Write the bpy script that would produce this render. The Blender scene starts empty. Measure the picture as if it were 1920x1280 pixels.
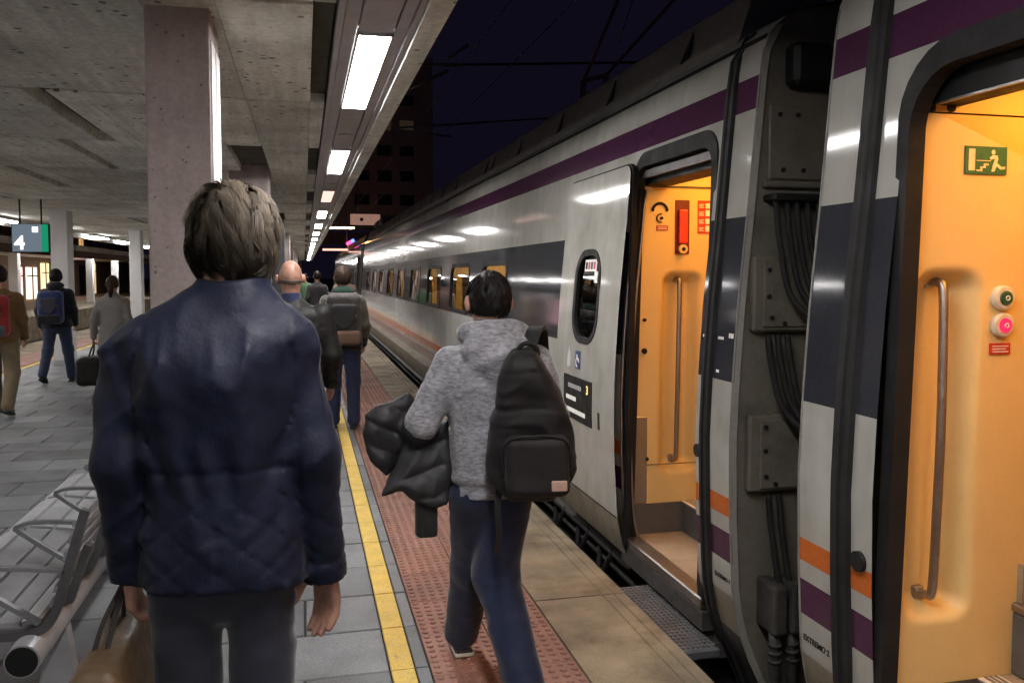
import bpy, bmesh, math, random
import numpy as np
from mathutils import Vector, Matrix
random.seed(7)
S = bpy.context.scene
COL = S.collection
PI = math.pi
# ------------------------------------------------------------------ camera, sky, exposure
cam_d = bpy.data.cameras.new('camera'); CAM = bpy.data.objects.new('camera', cam_d); COL.objects.link(CAM)
cam_d.sensor_width = 36.0; cam_d.lens = 30.0; cam_d.clip_start = 0.05; cam_d.clip_end = 2000
cam_d.shift_y = -0.0185
CAM.location = (0, 0, 1.62)
CAM.rotation_euler = (math.radians(90 - 3.2), 0, math.radians(-13.68))
S.camera = CAM
W = bpy.data.worlds.new('World'); S.world = W; W.use_nodes = True
wn = W.node_tree; wn.nodes.clear()
wo = wn.nodes.new('ShaderNodeOutputWorld'); wb = wn.nodes.new('ShaderNodeBackground'); ws = wn.nodes.new('ShaderNodeTexSky')
ws.sky_type = 'NISHITA'; ws.sun_disc = False
ws.sun_elevation = math.radians(-6); ws.sun_rotation = math.radians(200)
wb.inputs['Strength'].default_value = 0.10
wb2 = wn.nodes.new('ShaderNodeBackground'); wb2.inputs[0].default_value = (.30, .24, .62, 1); wb2.inputs[1].default_value = .0060   # night glow of the town
wa = wn.nodes.new('ShaderNodeAddShader')
wn.links.new(ws.outputs[0], wb.inputs[0]); wn.links.new(wb.outputs[0], wa.inputs[0]); wn.links.new(wb2.outputs[0], wa.inputs[1]); wn.links.new(wa.outputs[0], wo.inputs[0])
S.view_settings.view_transform = 'Standard'; S.view_settings.look = 'None'
S.view_settings.exposure = 1.22; S.view_settings.gamma = 1.0; S.view_settings.use_curve_mapping = False
try:
    S.cycles.use_denoising = True; S.cycles.max_bounces = 8; S.cycles.diffuse_bounces = 4
    S.cycles.glossy_bounces = 3; S.cycles.transparent_max_bounces = 12
    S.cycles.sample_clamp_indirect = 6.0; S.cycles.caustics_reflective = False; S.cycles.caustics_refractive = False
except Exception: pass

# ------------------------------------------------------------------ materials
MATS = {}
def _n(nt, t, **kw):
    n = nt.nodes.new(t)
    for k, v in kw.items(): setattr(n, k, v)
    return n
def pm(name, col, rough=.6, metal=0., var=.18, scale=6., fine=60., fvar=.08, bump=0., bscale=80., coat=0.,
       objrand=0., spec=.5, streak=None, dirt=None, spots=None, emis=None, sheen=0., stretch=(1,1,1), aniso=0., trans=0., coatr=.06, ior=1.5):
    """procedural principled material: large blotches, fine grain, optional holes/streaks/dirt, bump"""
    if name in MATS: return MATS[name]
    m = bpy.data.materials.new(name); m.use_nodes = True
    nt = m.node_tree; N = nt.nodes; L = nt.links
    b = N['Principled BSDF']; b.inputs['Roughness'].default_value = rough; b.inputs['Metallic'].default_value = metal
    b.inputs['Specular IOR Level'].default_value = spec; b.inputs['IOR'].default_value = ior
    if coat: b.inputs['Coat Weight'].default_value = coat; b.inputs['Coat Roughness'].default_value = coatr
    if sheen: b.inputs['Sheen Weight'].default_value = sheen; b.inputs['Sheen Roughness'].default_value = .4
    if emis: b.inputs['Emission Color'].default_value = (*emis[0], 1); b.inputs['Emission Strength'].default_value = emis[1]
    g = _n(nt, 'ShaderNodeNewGeometry')
    mp = _n(nt, 'ShaderNodeMapping'); mp.inputs['Scale'].default_value = stretch
    L.new(g.outputs['Position'], mp.inputs[0])
    P = mp.outputs[0]
    def noise(sc, det=4., rg=.6):
        n = _n(nt, 'ShaderNodeTexNoise'); n.inputs['Scale'].default_value = sc; n.inputs['Detail'].default_value = det
        n.inputs['Roughness'].default_value = rg; L.new(P, n.inputs['Vector']); return n.outputs[0]
    def ramp(x, a, bb, lo, hi):
        r = _n(nt, 'ShaderNodeMapRange'); r.inputs[1].default_value = a; r.inputs[2].default_value = bb
        r.inputs[3].default_value = lo; r.inputs[4].default_value = hi; L.new(x, r.inputs[0]); return r.outputs[0]
    def mul(a, c):
        r = _n(nt, 'ShaderNodeMath', operation='MULTIPLY'); L.new(a, r.inputs[0])
        if isinstance(c, (int, float)): r.inputs[1].default_value = c
        else: L.new(c, r.inputs[1])
        return r.outputs[0]
    f = ramp(noise(scale), .3, .7, 1 - var, 1 + var)
    f2 = ramp(noise(fine, 2.), .3, .7, 1 - fvar, 1 + fvar)
    fac = mul(f, f2)
    if objrand:
        oi = _n(nt, 'ShaderNodeObjectInfo'); fac = mul(fac, ramp(oi.outputs['Random'], 0, 1, 1 - objrand, 1 + objrand))
    hgt = None
    if spots:   # (scale, size, darkness)
        v = _n(nt, 'ShaderNodeTexVoronoi'); v.inputs['Scale'].default_value = spots[0]; L.new(P, v.inputs['Vector'])
        wv = _n(nt, 'ShaderNodeTexWhiteNoise'); L.new(v.outputs['Color'], wv.inputs[0])
        sz = ramp(wv.outputs[0], .55, 1., -.02, spots[1])
        sub = _n(nt, 'ShaderNodeMath', operation='SUBTRACT'); L.new(v.outputs['Distance'], sub.inputs[0]); L.new(sz, sub.inputs[1])
        k = ramp(sub.outputs[0], -.02, .03, spots[2], 1.); fac = mul(fac, k); hgt = k
    if streak:  # (axis scale vector, amount)
        mp2 = _n(nt, 'ShaderNodeMapping'); mp2.inputs['Scale'].default_value = streak[0]; L.new(g.outputs['Position'], mp2.inputs[0])
        n2 = _n(nt, 'ShaderNodeTexNoise'); n2.inputs['Scale'].default_value = 1.; n2.inputs['Detail'].default_value = 5.; L.new(mp2.outputs[0], n2.inputs['Vector'])
        fac = mul(fac, ramp(n2.outputs[0], .35, .65, 1 - streak[1], 1 + streak[1] * .4))
    mx = _n(nt, 'ShaderNodeMix', data_type='RGBA', blend_type='MULTIPLY'); mx.inputs[0].default_value = 1.
    mx.inputs[6].default_value = (*col, 1)
    L.new(fac, mx.inputs[7]); out = mx.outputs[2]
    if dirt:    # (colour, scale, threshold, max)
        d = ramp(noise(dirt[1], 6., .65), dirt[2], dirt[2] + .18, 0., dirt[3])
        m2 = _n(nt, 'ShaderNodeMix', data_type='RGBA'); L.new(d, m2.inputs[0]); L.new(out, m2.inputs[6]); m2.inputs[7].default_value = (*dirt[0], 1); out = m2.outputs[2]
    L.new(out, b.inputs['Base Color'])
    if rough > .3: rr = ramp(noise(scale * 1.7), .3, .7, max(.02, rough * .8), min(1, rough * 1.2)); L.new(rr, b.inputs['Roughness'])
    if bump:
        bp = _n(nt, 'ShaderNodeBump'); bp.inputs['Strength'].default_value = bump; bp.inputs['Distance'].default_value = .004
        h = noise(bscale, 3.)
        if hgt is not None: h = mul(h, hgt)
        L.new(h, bp.inputs['Height']); L.new(bp.outputs[0], b.inputs['Normal'])
    if trans:
        tl = _n(nt, 'ShaderNodeBsdfTranslucent'); L.new(out, tl.inputs[0]); ms = _n(nt, 'ShaderNodeMixShader'); ms.inputs[0].default_value = trans
        om = N['Material Output']; L.new(b.outputs[0], ms.inputs[1]); L.new(tl.outputs[0], ms.inputs[2]); L.new(ms.outputs[0], om.inputs[0])
    MATS[name] = m; return m
def emat(name, col, st):
    if name in MATS: return MATS[name]
    m = bpy.data.materials.new(name); m.use_nodes = True; nt = m.node_tree; nt.nodes.clear()
    o = nt.nodes.new('ShaderNodeOutputMaterial'); e = nt.nodes.new('ShaderNodeEmission')
    e.inputs[0].default_value = (*col, 1); e.inputs[1].default_value = st; nt.links.new(e.outputs[0], o.inputs[0])
    if st < 3:
        try: m.cycles.emission_sampling = 'NONE'
        except Exception: pass
    MATS[name] = m; return m
def glass(name, tint=(.6, .62, .6), ior=1.5, rough=.01):
    if name in MATS: return MATS[name]
    m = bpy.data.materials.new(name); m.use_nodes = True; nt = m.node_tree; nt.nodes.clear()
    o = nt.nodes.new('ShaderNodeOutputMaterial'); t = nt.nodes.new('ShaderNodeBsdfTransparent'); g = nt.nodes.new('ShaderNodeBsdfGlossy')
    t.inputs[0].default_value = (*tint, 1); g.inputs['Roughness'].default_value = rough
    fr = nt.nodes.new('ShaderNodeFresnel'); fr.inputs[0].default_value = ior
    mx = nt.nodes.new('ShaderNodeMixShader'); nt.links.new(fr.outputs[0], mx.inputs[0]); nt.links.new(t.outputs[0], mx.inputs[1]); nt.links.new(g.outputs[0], mx.inputs[2])
    nt.links.new(mx.outputs[0], o.inputs[0]); MATS[name] = m; return m

M = dict(
 conc=pm('ceiling_concrete', (.75, .79, .73), .85, var=.22, scale=1.6, fine=25, fvar=.16, bump=.6, bscale=30, spots=(16, .30, .28), streak=((16, 1.0, 4), .15), objrand=.12, dirt=((.16, .15, .125), 2.3, .58, .5)),
 conc_shade=pm('recess_shade_concrete', (.07, .065, .045), .9, var=.3),  # shade of the ceiling recesses is put into this darker concrete
 joint=pm('joint_dirt', (.022, .021, .02), .95),
 colm=pm('column_concrete', (.40, .34, .325), .82, var=.12, scale=2.5, fine=45, fvar=.10, bump=.35, bscale=90, spots=(30, .22, .45), streak=((9, 9, .8), .10)),
 cold=pm('column_dark', (.05, .05, .055), .6),
 pav=pm('paver', (.135, .143, .152), .55, var=.32, scale=1.7, fine=130, fvar=.25, bump=.6, bscale=160, objrand=.26, spots=(7, .13, .45), dirt=((.07, .065, .06), 5., .58, .6)),
 yel=pm('yellow_paint', (.62, .43, .085), .65, var=.14, scale=7, fine=90, fvar=.15, bump=.5, bscale=150, dirt=((.16, .14, .09), 24., .58, .75)),
 tac=pm('tactile_clay', (.245, .122, .088), .7, var=.20, scale=2.5, fine=120, fvar=.15, bump=.4, bscale=180, objrand=.13, dirt=((.11, .06, .05), 7., .56, .6)),
 kerb=pm('edge_stone', (.215, .17, .108), .7, var=.42, scale=2.2, fine=140, fvar=.18, bump=.6, bscale=170, objrand=.10, dirt=((.085, .050, .022), 2.6, .47, .8)),
 ballast=pm('ballast', (.045, .043, .040), .95, var=.5, scale=14, fine=40, fvar=.4, bump=1., bscale=30),
 white=pm('train_white', (.32, .315, .285), .075, var=.10, scale=1.5, fine=6, fvar=.05, streak=((5, 9, .7), .09), spec=.45, ior=1.24, dirt=((.17, .14, .095), 2.2, .56, .40)),
 band=pm('train_grey', (.026, .028, .035), .08, var=.12, spec=.45, ior=1.28),
 purple=pm('train_purple', (.055, .018, .044), .14, ior=1.28, var=.03),
 orange=pm('train_orange', (.42, .105, .02), .16, ior=1.28, var=.05),
 skirt=pm('train_skirt', (.17, .145, .105), .6, var=.25, scale=4, dirt=((.07, .055, .04), 6, .5, .6)),
 roofg=pm('train_roof', (.19, .18, .16), .55, var=.15),
 rub=pm('rubber', (.017, .0165, .0165), .7, var=.25, spec=.18),
 blk=pm('black_metal', (.009, .009, .009), .6, spec=.25),
 under=pm('underframe', (.035, .032, .028), .7, var=.4, scale=12, bump=.5, bscale=60),
 endw=pm('end_wall', (.105, .094, .074), .7, var=.4, scale=5, dirt=((.05, .04, .03), 5, .52, .6)),
 cream=pm('vestibule_cream', (.74, .54, .23), .42, var=.03, fvar=.02),
 darkin=pm('vestibule_dark', (.10, .095, .09), .5),
 floorin=pm('vestibule_floor', (.34, .27, .19), .55, var=.15, fine=150, fvar=.2),
 steel=pm('brushed_steel', (.36, .34, .32), .42, metal=1., var=.08),
 alu=pm('bench_aluminium', (.34, .352, .37), .45, metal=.3, var=.12, scale=9, fine=150),
 benchgrey=pm('bench_arm', (.17, .178, .19), .5, metal=.3), aludark=pm('bench_dark', (.10, .10, .105), .5, metal=.5),
 benchin=pm('slat_shadow_side', (.22, .13, .09), .6),
 trough=pm('trough_metal', (.42, .42, .43), .45, var=.06),
 red=pm('sign_red', (.48, .035, .02), .45), signw=pm('sign_white', (.75, .72, .68), .5),
 green=pm('sign_green', (.028, .13, .055), .5), greenl=emat('backlit_green', (.01, .24, .12), .5),
 bluel=emat('backlit_grey', (.15, .19, .23), .42), whitel=emat('backlit_white', (1, 1, 1), 1.1),
 navy=pm('pictogram_blue', (.02, .045, .13), .5),
 lamp=emat('lamp_white', (1., .955, .945), 36.), lampp=emat('lamp_pink', (1., .62, .52), .62),
 warm=emat('lamp_warm', (1., .42, .07), 5.4), warm2=emat('lamp_saloon', (1., .62, .2), 6.),
 pane=glass('train_glass', (.75, .75, .70)), panel=glass('door_glass', (.10, .12, .11)),
 wood=pm('far_wall', (.30, .22, .16), .8, var=.3), dwall=pm('dark_facade', (.26, .19, .18), .9, var=.25),
 dwin=pm('dark_window', (.006, .006, .012), .2), rust=pm('mast_rust', (.22, .10, .07), .8), wire=pm('wire_grey', (.16, .15, .15), .6),
)
# ------------------------------------------------------------------ object helpers
def tag(o, label, cat, group=None):
    o['label'] = label; o['category'] = cat
    if group: o['group'] = group
    return o
WL = {}
def empty(name, label=None, cat=None, loc=(0, 0, 0), rz=0., group=None):
    o = bpy.data.objects.new(name, None); COL.objects.link(o); o.empty_display_size = .1
    o.location = loc; o.rotation_euler = (0, 0, rz); WL[o] = Vector(loc)
    if label: tag(o, label, cat, group)
    return o
def link(name, me, mats, parent=None, local=False, smooth=False):
    o = bpy.data.objects.new(name, me); COL.objects.link(o)
    if mats is not None:
        for m in (mats if isinstance(mats, (list, tuple)) else [mats]): me.materials.append(M[m] if isinstance(m, str) else m)
    if parent:
        o.parent = parent
        if not local: o.location = -WL.get(parent, Vector((0, 0, 0)))
    WL[o] = Vector((0, 0, 0))
    if smooth:
        me.polygons.foreach_set('use_smooth', [True] * len(me.polygons))
    return o
def obj(name, bm, mats, parent=None, local=False, smooth=False):
    me = bpy.data.meshes.new(name)
    if isinstance(bm, tuple): me.from_pydata([tuple(map(float, v)) for v in bm[0]], [], bm[1])
    else: bm.normal_update(); bm.to_mesh(me); bm.free()
    return link(name, me, mats, parent, local, smooth)
def BM(): return bmesh.new()
def box(bm, x0, x1, y0, y1, z0, z1, bev=0., mi=0, seg=1):
    vs = [bm.verts.new(p) for p in ((x0,y0,z0),(x1,y0,z0),(x1,y1,z0),(x0,y1,z0),(x0,y0,z1),(x1,y0,z1),(x1,y1,z1),(x0,y1,z1))]
    fs = [bm.faces.new([vs[i] for i in q]) for q in ((0,3,2,1),(4,5,6,7),(0,1,5,4),(1,2,6,5),(2,3,7,6),(3,0,4,7))]
    for f in fs: f.material_index = mi
    if bev:
        es = list({e for f in fs for e in f.edges}); r = bmesh.ops.bevel(bm, geom=es, offset=bev, segments=seg, affect='EDGES', profile=.5)
        for f in r['faces']: f.material_index = mi
    return bm
def bx(*a, **k): return box(BM(), *a, **k)
def frames(pts):
    T = []; n = len(pts)
    for i in range(n):
        t = Vector(pts[min(i + 1, n - 1)]) - Vector(pts[max(i - 1, 0)]); T.append(t.normalized())
    u = T[0].orthogonal().normalized(); out = []
    for t in T:
        u = (u - t * u.dot(t)); u = u.normalized() if u.length > 1e-6 else t.orthogonal().normalized()
        out.append((t, u, t.cross(u)))
    return out
def tube(bm, pts, r, n=8, mi=0, caps=True):
    rs = r if isinstance(r, (list, tuple)) else [r] * len(pts); rings = []
    for p, (t, u, v), rr in zip(pts, frames(pts), rs):
        rings.append([bm.verts.new(Vector(p) + (u * math.cos(2*PI*k/n) + v * math.sin(2*PI*k/n)) * rr) for k in range(n)])
    for a, b in zip(rings, rings[1:]):
        for k in range(n):
            f = bm.faces.new((a[k], a[(k+1) % n], b[(k+1) % n], b[k])); f.material_index = mi; f.smooth = True
    if caps:
        for rg, s in ((rings[0], -1), (rings[-1], 1)):
            f = bm.faces.new(rg if s > 0 else rg[::-1]); f.material_index = mi
    return bm
def tb(*a, **k): return tube(BM(), *a, **k)
def bez(pts, n=24):
    """Catmull-Rom through pts"""
    P = [Vector(p) for p in pts]; P = [P[0] * 2 - P[1]] + P + [P[-1] * 2 - P[-2]]; out = []
    for i in range(1, len(P) - 2):
        for k in range(n):
            t = k / n; a, b, c, d = P[i-1], P[i], P[i+1], P[i+2]
            out.append(.5 * ((2*b) + (-a + c)*t + (2*a - 5*b + 4*c - d)*t*t + (-a + 3*b - 3*c + d)*t**3))
    out.append(P[-2]); return out
def prism(bm, poly, d, mi=0):
    """poly: 3D points (planar), extruded by vector d"""
    d = Vector(d); a = [bm.verts.new(p) for p in poly]; b = [bm.verts.new(Vector(p) + d) for p in poly]; n = len(poly)
    fs = [bm.faces.new(a), bm.faces.new(b[::-1])] + [bm.faces.new((a[(i+1) % n], a[i], b[i], b[(i+1) % n])) for i in range(n)]
    for f in fs: f.material_index = mi
    bmesh.ops.recalc_face_normals(bm, faces=fs); return bm
def pr(*a, **k): return prism(BM(), *a, **k)
def struct(name, bm, mats, parent=None, label=None):
    o = obj(name, bm, mats, parent); o['kind'] = 'structure'
    if label: o['label'] = label
    return o
def text(name, body, size, loc, rot, mat, parent, bold=False):
    cu = bpy.data.curves.new(name, 'FONT'); cu.body = body; cu.size = size; cu.extrude = .0006; cu.align_x = 'CENTER'; cu.align_y = 'CENTER'
    if bold: cu.offset = size * .02
    t = bpy.data.objects.new(name + '_tmp', cu); COL.objects.link(t); bpy.context.view_layer.update()
    me = bpy.data.meshes.new_from_object(t.evaluated_get(bpy.context.evaluated_depsgraph_get()))
    bpy.data.objects.remove(t); bpy.data.curves.remove(cu)
    o = link(name, me, None, parent); me.materials.clear(); me.materials.append(M[mat] if isinstance(mat, str) else mat)
    R = rot if isinstance(rot, Matrix) else Matrix(rot)
    me.transform(Matrix.Translation(loc) @ R.to_4x4()); return o
R_FACE_Y = Matrix(((1,0,0),(0,0,-1),(0,1,0)))       # text reads left to right along +X, seen from -Y
R_FACE_X = Matrix(((0,0,-1),(-1,0,0),(0,1,0)))      # text reads along -Y, seen from -X

# ------------------------------------------------------------------ platform
EDGE = 1.58; LEFT = -6.3; YA, YB = -3.0, 75.0
plat = struct('platform', bx(LEFT, EDGE - .02, YA, YB, -.9, -.013), 'joint')
WL[plat] = Vector((0, 0, 0))
def piece(name, me, parent, loc):
    o = bpy.data.objects.new(name, me); COL.objects.link(o); o.parent = parent; o.location = loc; return o
def mesh_of(bm, mats, name):
    me = bpy.data.meshes.new(name); bm.normal_update(); bm.to_mesh(me); bm.free()
    for m in mats: me.materials.append(M[m]); 
    return me
ROW = .43
# grey pavers: rows along X between the left yellow line and the right yellow line
pav_meshes = {}
def paver_mesh(w, l):
    k = (round(w, 3), round(l, 3))
    if k not in pav_meshes: pav_meshes[k] = mesh_of(bx(-w/2, w/2, -l/2, l/2, -.05, 0, bev=.004), ['pav'], 'paver')
    return pav_meshes[k]
n_pav = 0; rest = BM()
r = -3
rowset = []
while True:
    y0 = 2.58 + ROW * r
    if y0 > YB - .5: break
    rowset.append((r, y0)); r += 1
for r, y0 in rowset:
    x = .325 if y0 > 0 else .325
    rr = random.Random(r * 31 + 5); x1 = .325; first = True
    while x1 > -4.72:
        w = .62 if not first else .62 * (.55 if r % 2 else 1.0)
        first = False
        if x1 - w < -4.72: w = x1 + 4.72
        xc = x1 - w / 2; yc = y0 + ROW / 2; x1 -= w
        if w < .05: continue
        dz = rr.uniform(-.0025, .0015)
        dx = (xc + .0) ; vis = y0 > 2.0 and (xc > -1.2 - (y0 - 2) * .6)
        if vis and n_pav < 290 and y0 < 14:
            piece('paver', paver_mesh(w - .011, ROW - .011), plat, (xc, yc, dz)); n_pav += 1
        elif y0 > -1:
            box(rest, xc - w/2 + .004, xc + w/2 - .004, yc - ROW/2 + .004, yc + ROW/2 - .004, -.03, dz)
o = obj('far_pavers', rest, 'pav', plat); o['kind'] = 'stuff'
# small pavers of the yellow line and beside it; same on the far side
ym = mesh_of(bx(-.048, .048, -ROW/2 + .003, ROW/2 - .003, -.05, 0, bev=.003), ['yel'], 'line_paver')
sm = mesh_of(bx(-.026, .026, -ROW/2 + .004, ROW/2 - .004, -.05, 0, bev=.003), ['pav'], 'small_paver')
restY = BM(); restS = BM(); restL = BM()
for r, y0 in rowset:
    yc = y0 + ROW / 2
    if y0 < 1.5: continue
    if y0 < 22:
        piece('yellow_line_paver', ym, plat, (.375, yc, random.uniform(-.001, .0015)))
        piece('small_paver', sm, plat, (.455, yc, random.uniform(-.002, .001)))
    else:
        box(restY, .327, .423, yc - ROW/2 + .003, yc + ROW/2 - .003, -.03, 0); box(restS, .43, .48, yc - ROW/2 + .004, yc + ROW/2 - .004, -.03, 0)
    box(restL, -4.84, -4.74, yc - ROW/2 + .003, yc + ROW/2 - .003, -.03, 0)
for nm, bm_, mt in (('far_yellow_pavers', restY, 'yel'), ('far_small_pavers', restS, 'pav'), ('yellow_line_beside_left_track', restL, 'yel')):
    o = obj(nm, bm_, mt, plat); o['kind'] = 'stuff'
# tactile tiles with domes
def tactile(w, l, nx, ny):
    bm = bx(-w/2, w/2, -l/2, l/2, -.05, 0, bev=.002)
    for i in range(nx):
        for j in range(ny):
            cx = (i + .5) / nx * w - w/2; cy = (j + .5) / ny * l - l/2; rg = []
            for rad, zz in ((.0165, -.001), (.0135, .0045), (.0085, .0065)):
                rg.append([bm.verts.new((cx + rad*math.cos(2*PI*k/8), cy + rad*math.sin(2*PI*k/8), zz)) for k in range(8)])
            for a, b in zip(rg, rg[1:]):
                for k in range(8): bm.faces.new((a[k], a[(k+1) % 8], b[(k+1) % 8], b[k]))
            bm.faces.new(rg[-1])
    return mesh_of(bm, ['tac'], 'tactile_tile')
tt = tactile(.296, .396, 6, 8); TL = .40
k = 0; y = 1.75
ttf = mesh_of(bx(-.148, .148, -.198, .198, -.05, .003, bev=.002), ['tac'], 'tactile_tile_far')
restT = BM()
while y < YB:
    for xx in (.487 + .15, .487 + .452):
        if y < 45: piece('tactile_tile', tt, plat, (xx, y + .2, random.uniform(-.0015, .001)))
        else: box(restT, xx - .148, xx + .148, y + .002, y + .398, -.03, 0)
    y += TL
o = obj('far_tactile_tiles', restT, 'tac', plat); o['kind'] = 'stuff'
restT = BM(); y = 1.0
while y < YB:
    for xx in (-5.03, -5.34): box(restT, xx - .15, xx + .15, y + .003, y + .397, -.03, 0)
    y += TL
o = obj('tactile_strip_beside_left_track', restT, 'tac', plat); o['kind'] = 'stuff'
# edge stones with two grooves
def edge_stone(l):
    bm = BM(); x0, x1 = 1.096, EDGE + .0; prof = [(x0, 0), (1.445, 0), (1.447, -.006), (1.453, -.006), (1.455, 0), (1.505, 0), (1.507, -.007), (1.514, -.007), (1.516, 0), (x1 - .012, 0), (x1, -.012), (x1, -.16), (x0, -.16)]
    return prism(bm, [(px, -l/2, pz) for px, pz in prof], (0, l, 0))
es = mesh_of(edge_stone(.993), ['kerb'], 'edge_stone')
y = .02
while y < YB - 1:
    piece('edge_stone', es, plat, (0, y + .5, random.uniform(-.002, .002))); y += 1.0
restT = BM(); y = 0.
while y < YB: box(restT, LEFT - .02, -5.5, y + .004, y + .996, -.03, .001); y += 1.
o = obj('edge_stones_beside_left_track', restT, 'kerb', plat); o['kind'] = 'stuff'

# track beds
def bed(name, x0, x1):
    bm = BM(); nx, ny = 40, 240; rr = random.Random(3); vs = []
    for j in range(ny + 1):
        for i in range(nx + 1):
            vs.append(bm.verts.new((x0 + (x1-x0)*i/nx, -3 + 123*(j/ny)**1.6, -.95 + rr.uniform(-.03, .03))))
    for j in range(ny):
        for i in range(nx):
            a = j*(nx+1)+i; bm.faces.new((vs[a], vs[a+1], vs[a+nx+2], vs[a+nx+1]))
    o = obj(name, bm, 'ballast'); o['kind'] = 'structure'; return o
bed('track_bed', EDGE - .1, 9.0); bed('track_bed', -10.4, LEFT + .1)
g = bx(-300, 300, -200, 600, -1.6, -1.05); struct('ground', g, 'ballast')
def rail(x, lab, grp):
    bm = BM(); prof = [(-.036, 0), (.036, 0), (.036, -.03), (.009, -.05), (.009, -.14), (.07, -.155), (.07, -.17), (-.07, -.17), (-.07, -.155), (-.009, -.14), (-.009, -.05), (-.036, -.03)]
    prism(bm, [(x + a, -2, -.78 + b) for a, b in prof], (0, 110, 0)); tag(obj('rail', bm, 'rust'), lab, 'rail', grp)
for x in (-7.55, -9.05): rail(x, 'rusty steel rail of the empty track beside the far platform', 'rails of the empty track')
for x in (2.45, 3.95): rail(x, 'rusty steel rail running underneath the white train', 'rails under the train')

# ------------------------------------------------------------------ canopy
CZ = 2.76
can = empty('platform_canopy', 'board marked concrete canopy over the platform with jointed ceiling panels', 'canopy', (-2.7, 0, CZ))
obj('roof_slab', bx(-6.05, .625, -3.2, 74, CZ + .10, CZ + .34), 'conc_shade', can)
JY = [3.77 + 2.12 * k for k in range(-3, 33)]
xe = [-6.0, -5.05, -4.58, -4.06, -2.72, -1.36, -.655, -.352, .055, .15]
slots = {1: (-1.62, .07), 2: (-1.98, .05), 3: (-3.0, .09), 4: (-4.3, .07), 5: (-2.3, .05), 7: (-3.4, .08), 8: (-1.7, .06), 0: (-2.2, .06)}
for k, (ya, yb) in enumerate(zip(JY, JY[1:])):
    kk = k - 3
    for i, (xa, xb) in enumerate(zip(xe, xe[1:])):
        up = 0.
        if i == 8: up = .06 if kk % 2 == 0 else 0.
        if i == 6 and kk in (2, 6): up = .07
        if kk > 18 and i not in (0, 5, 7): continue
        cut = slots.get(kk) if xb - xa > .4 else None
        segs = [(xa, xb)]
        if cut and xa < cut[0] < xb: segs = [(xa, cut[0] - cut[1]), (cut[0] + cut[1], xb)]
        for sa, sb in segs:
            if sb - sa < .05: continue
            if up: obj('ceiling_panel', bx(sa + .003, sb - .003, ya + .012, yb - .012, CZ + up, CZ + .099), 'conc_shade', can)
            else: obj('ceiling_panel', bx(sa + .0015, sb - .0015, ya + .020, yb - .020, CZ + random.uniform(0, .010), CZ + .099, bev=.004), 'conc', can)
obj('distant_ceiling_panels', bx(-6., -.66, JY[22], 73.9, CZ + .02, CZ + .099), 'conc', can)
# right edge beam pieces + left fascia
y = -3.0
while y < 73:
    obj('edge_beam', bx(.515, .625, y + .006, y + 2.114, CZ - .03, CZ + .1, bev=.006), 'conc', can); y += 2.12
obj('fascia', bx(-6.12, -6.0, -3.2, 74, CZ - .12, CZ + .3), 'conc', can)
# light trough
tr = obj('light_trough', bx(.165, .505, -3.2, 74, CZ + .02, CZ + .098), 'trough', can)
for x0, x1 in ((.160, .185), (.485, .510)): obj('trough_lip', bx(x0, x1, -3.2, 74, CZ - .022, CZ + .03), 'trough', can)
for x0, x1 in ((.190, .252), (.432, .482)): obj('trough_rail', bx(x0, x1, -3.2, 74, CZ - .006, CZ + .021), 'trough', can)
LY = [4.13 + 3.86 * k for k in range(-4, 17)]; LL = 1.85
prev = -3.2
for y in LY:
    if y - prev > .3: obj('trough_cover', bx(.262, .425, prev + .02, y - .02, CZ - .002, CZ + .021, bev=.003), 'trough', can)
    prev = y + LL
    bm = BM(); tube(bm, [(.345, y - .85, CZ - .012), (.345, y - .85, CZ)], .055, 20)
    obj('speaker_disc', bm, 'trough', can)
names = {0: 'long white fluorescent panel over the platform, closest before the first column', }
for i, y in enumerate(LY):
    pink = (i - 4) == 2
    od = ['next', 'second', 'third', 'fourth', 'fifth', 'sixth', 'seventh', 'eighth']; kk_ = i - 6; own = -2 <= kk_ <= 6 and kk_ != 0
    if pink: lab = 'dim pinkish fluorescent panel in the row of ceiling lamps'
    elif own: lab = 'white fluorescent ceiling panel, ' + od[abs(kk_) - 1] + (' before' if kk_ < 0 else ' after') + ' the dim pinkish one'
    else: lab = 'bright white fluorescent panel in the ceiling trough above the platform edge'
    t = empty('ceiling_lamp', lab, 'lamp', (.345, y + LL/2, CZ), group=None if pink or own else 'white panels in the ceiling trough')
    obj('diffuser', bx(.268, .420, y + .02, y + LL - .02, CZ - .012, CZ + .012), 'lampp' if pink else 'lamp', t)
    obj('lamp_frame', [bm := BM(), box(bm, .258, .268, y, y + LL, CZ - .014, CZ + .015), box(bm, .420, .430, y, y + LL, CZ - .014, CZ + .015), box(bm, .268, .420, y, y + .02, CZ - .014, CZ + .015), box(bm, .268, .420, y + LL - .02, y + LL, CZ - .014, CZ + .015)][0], 'trough', t)
# lamps at the left edge of the canopy, extra ones added to brighten the floor
for y in [13.5 + 4.2 * k for k in range(-4, 12)]:
    t = empty('edge_lamp', 'white tube lamp under the canopy edge beside the empty track', 'lamp', (-5.75, y + .9, CZ), group='tube lamps at the canopy edge')
    obj('lamp_housing', bx(-5.83, -5.67, y, y + 1.8, CZ - .06, CZ + .002), 'trough', t)
    obj('diffuser', bx(-5.81, -5.69, y + .02, y + 1.78, CZ - .085, CZ - .06), 'lamp', t)

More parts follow.
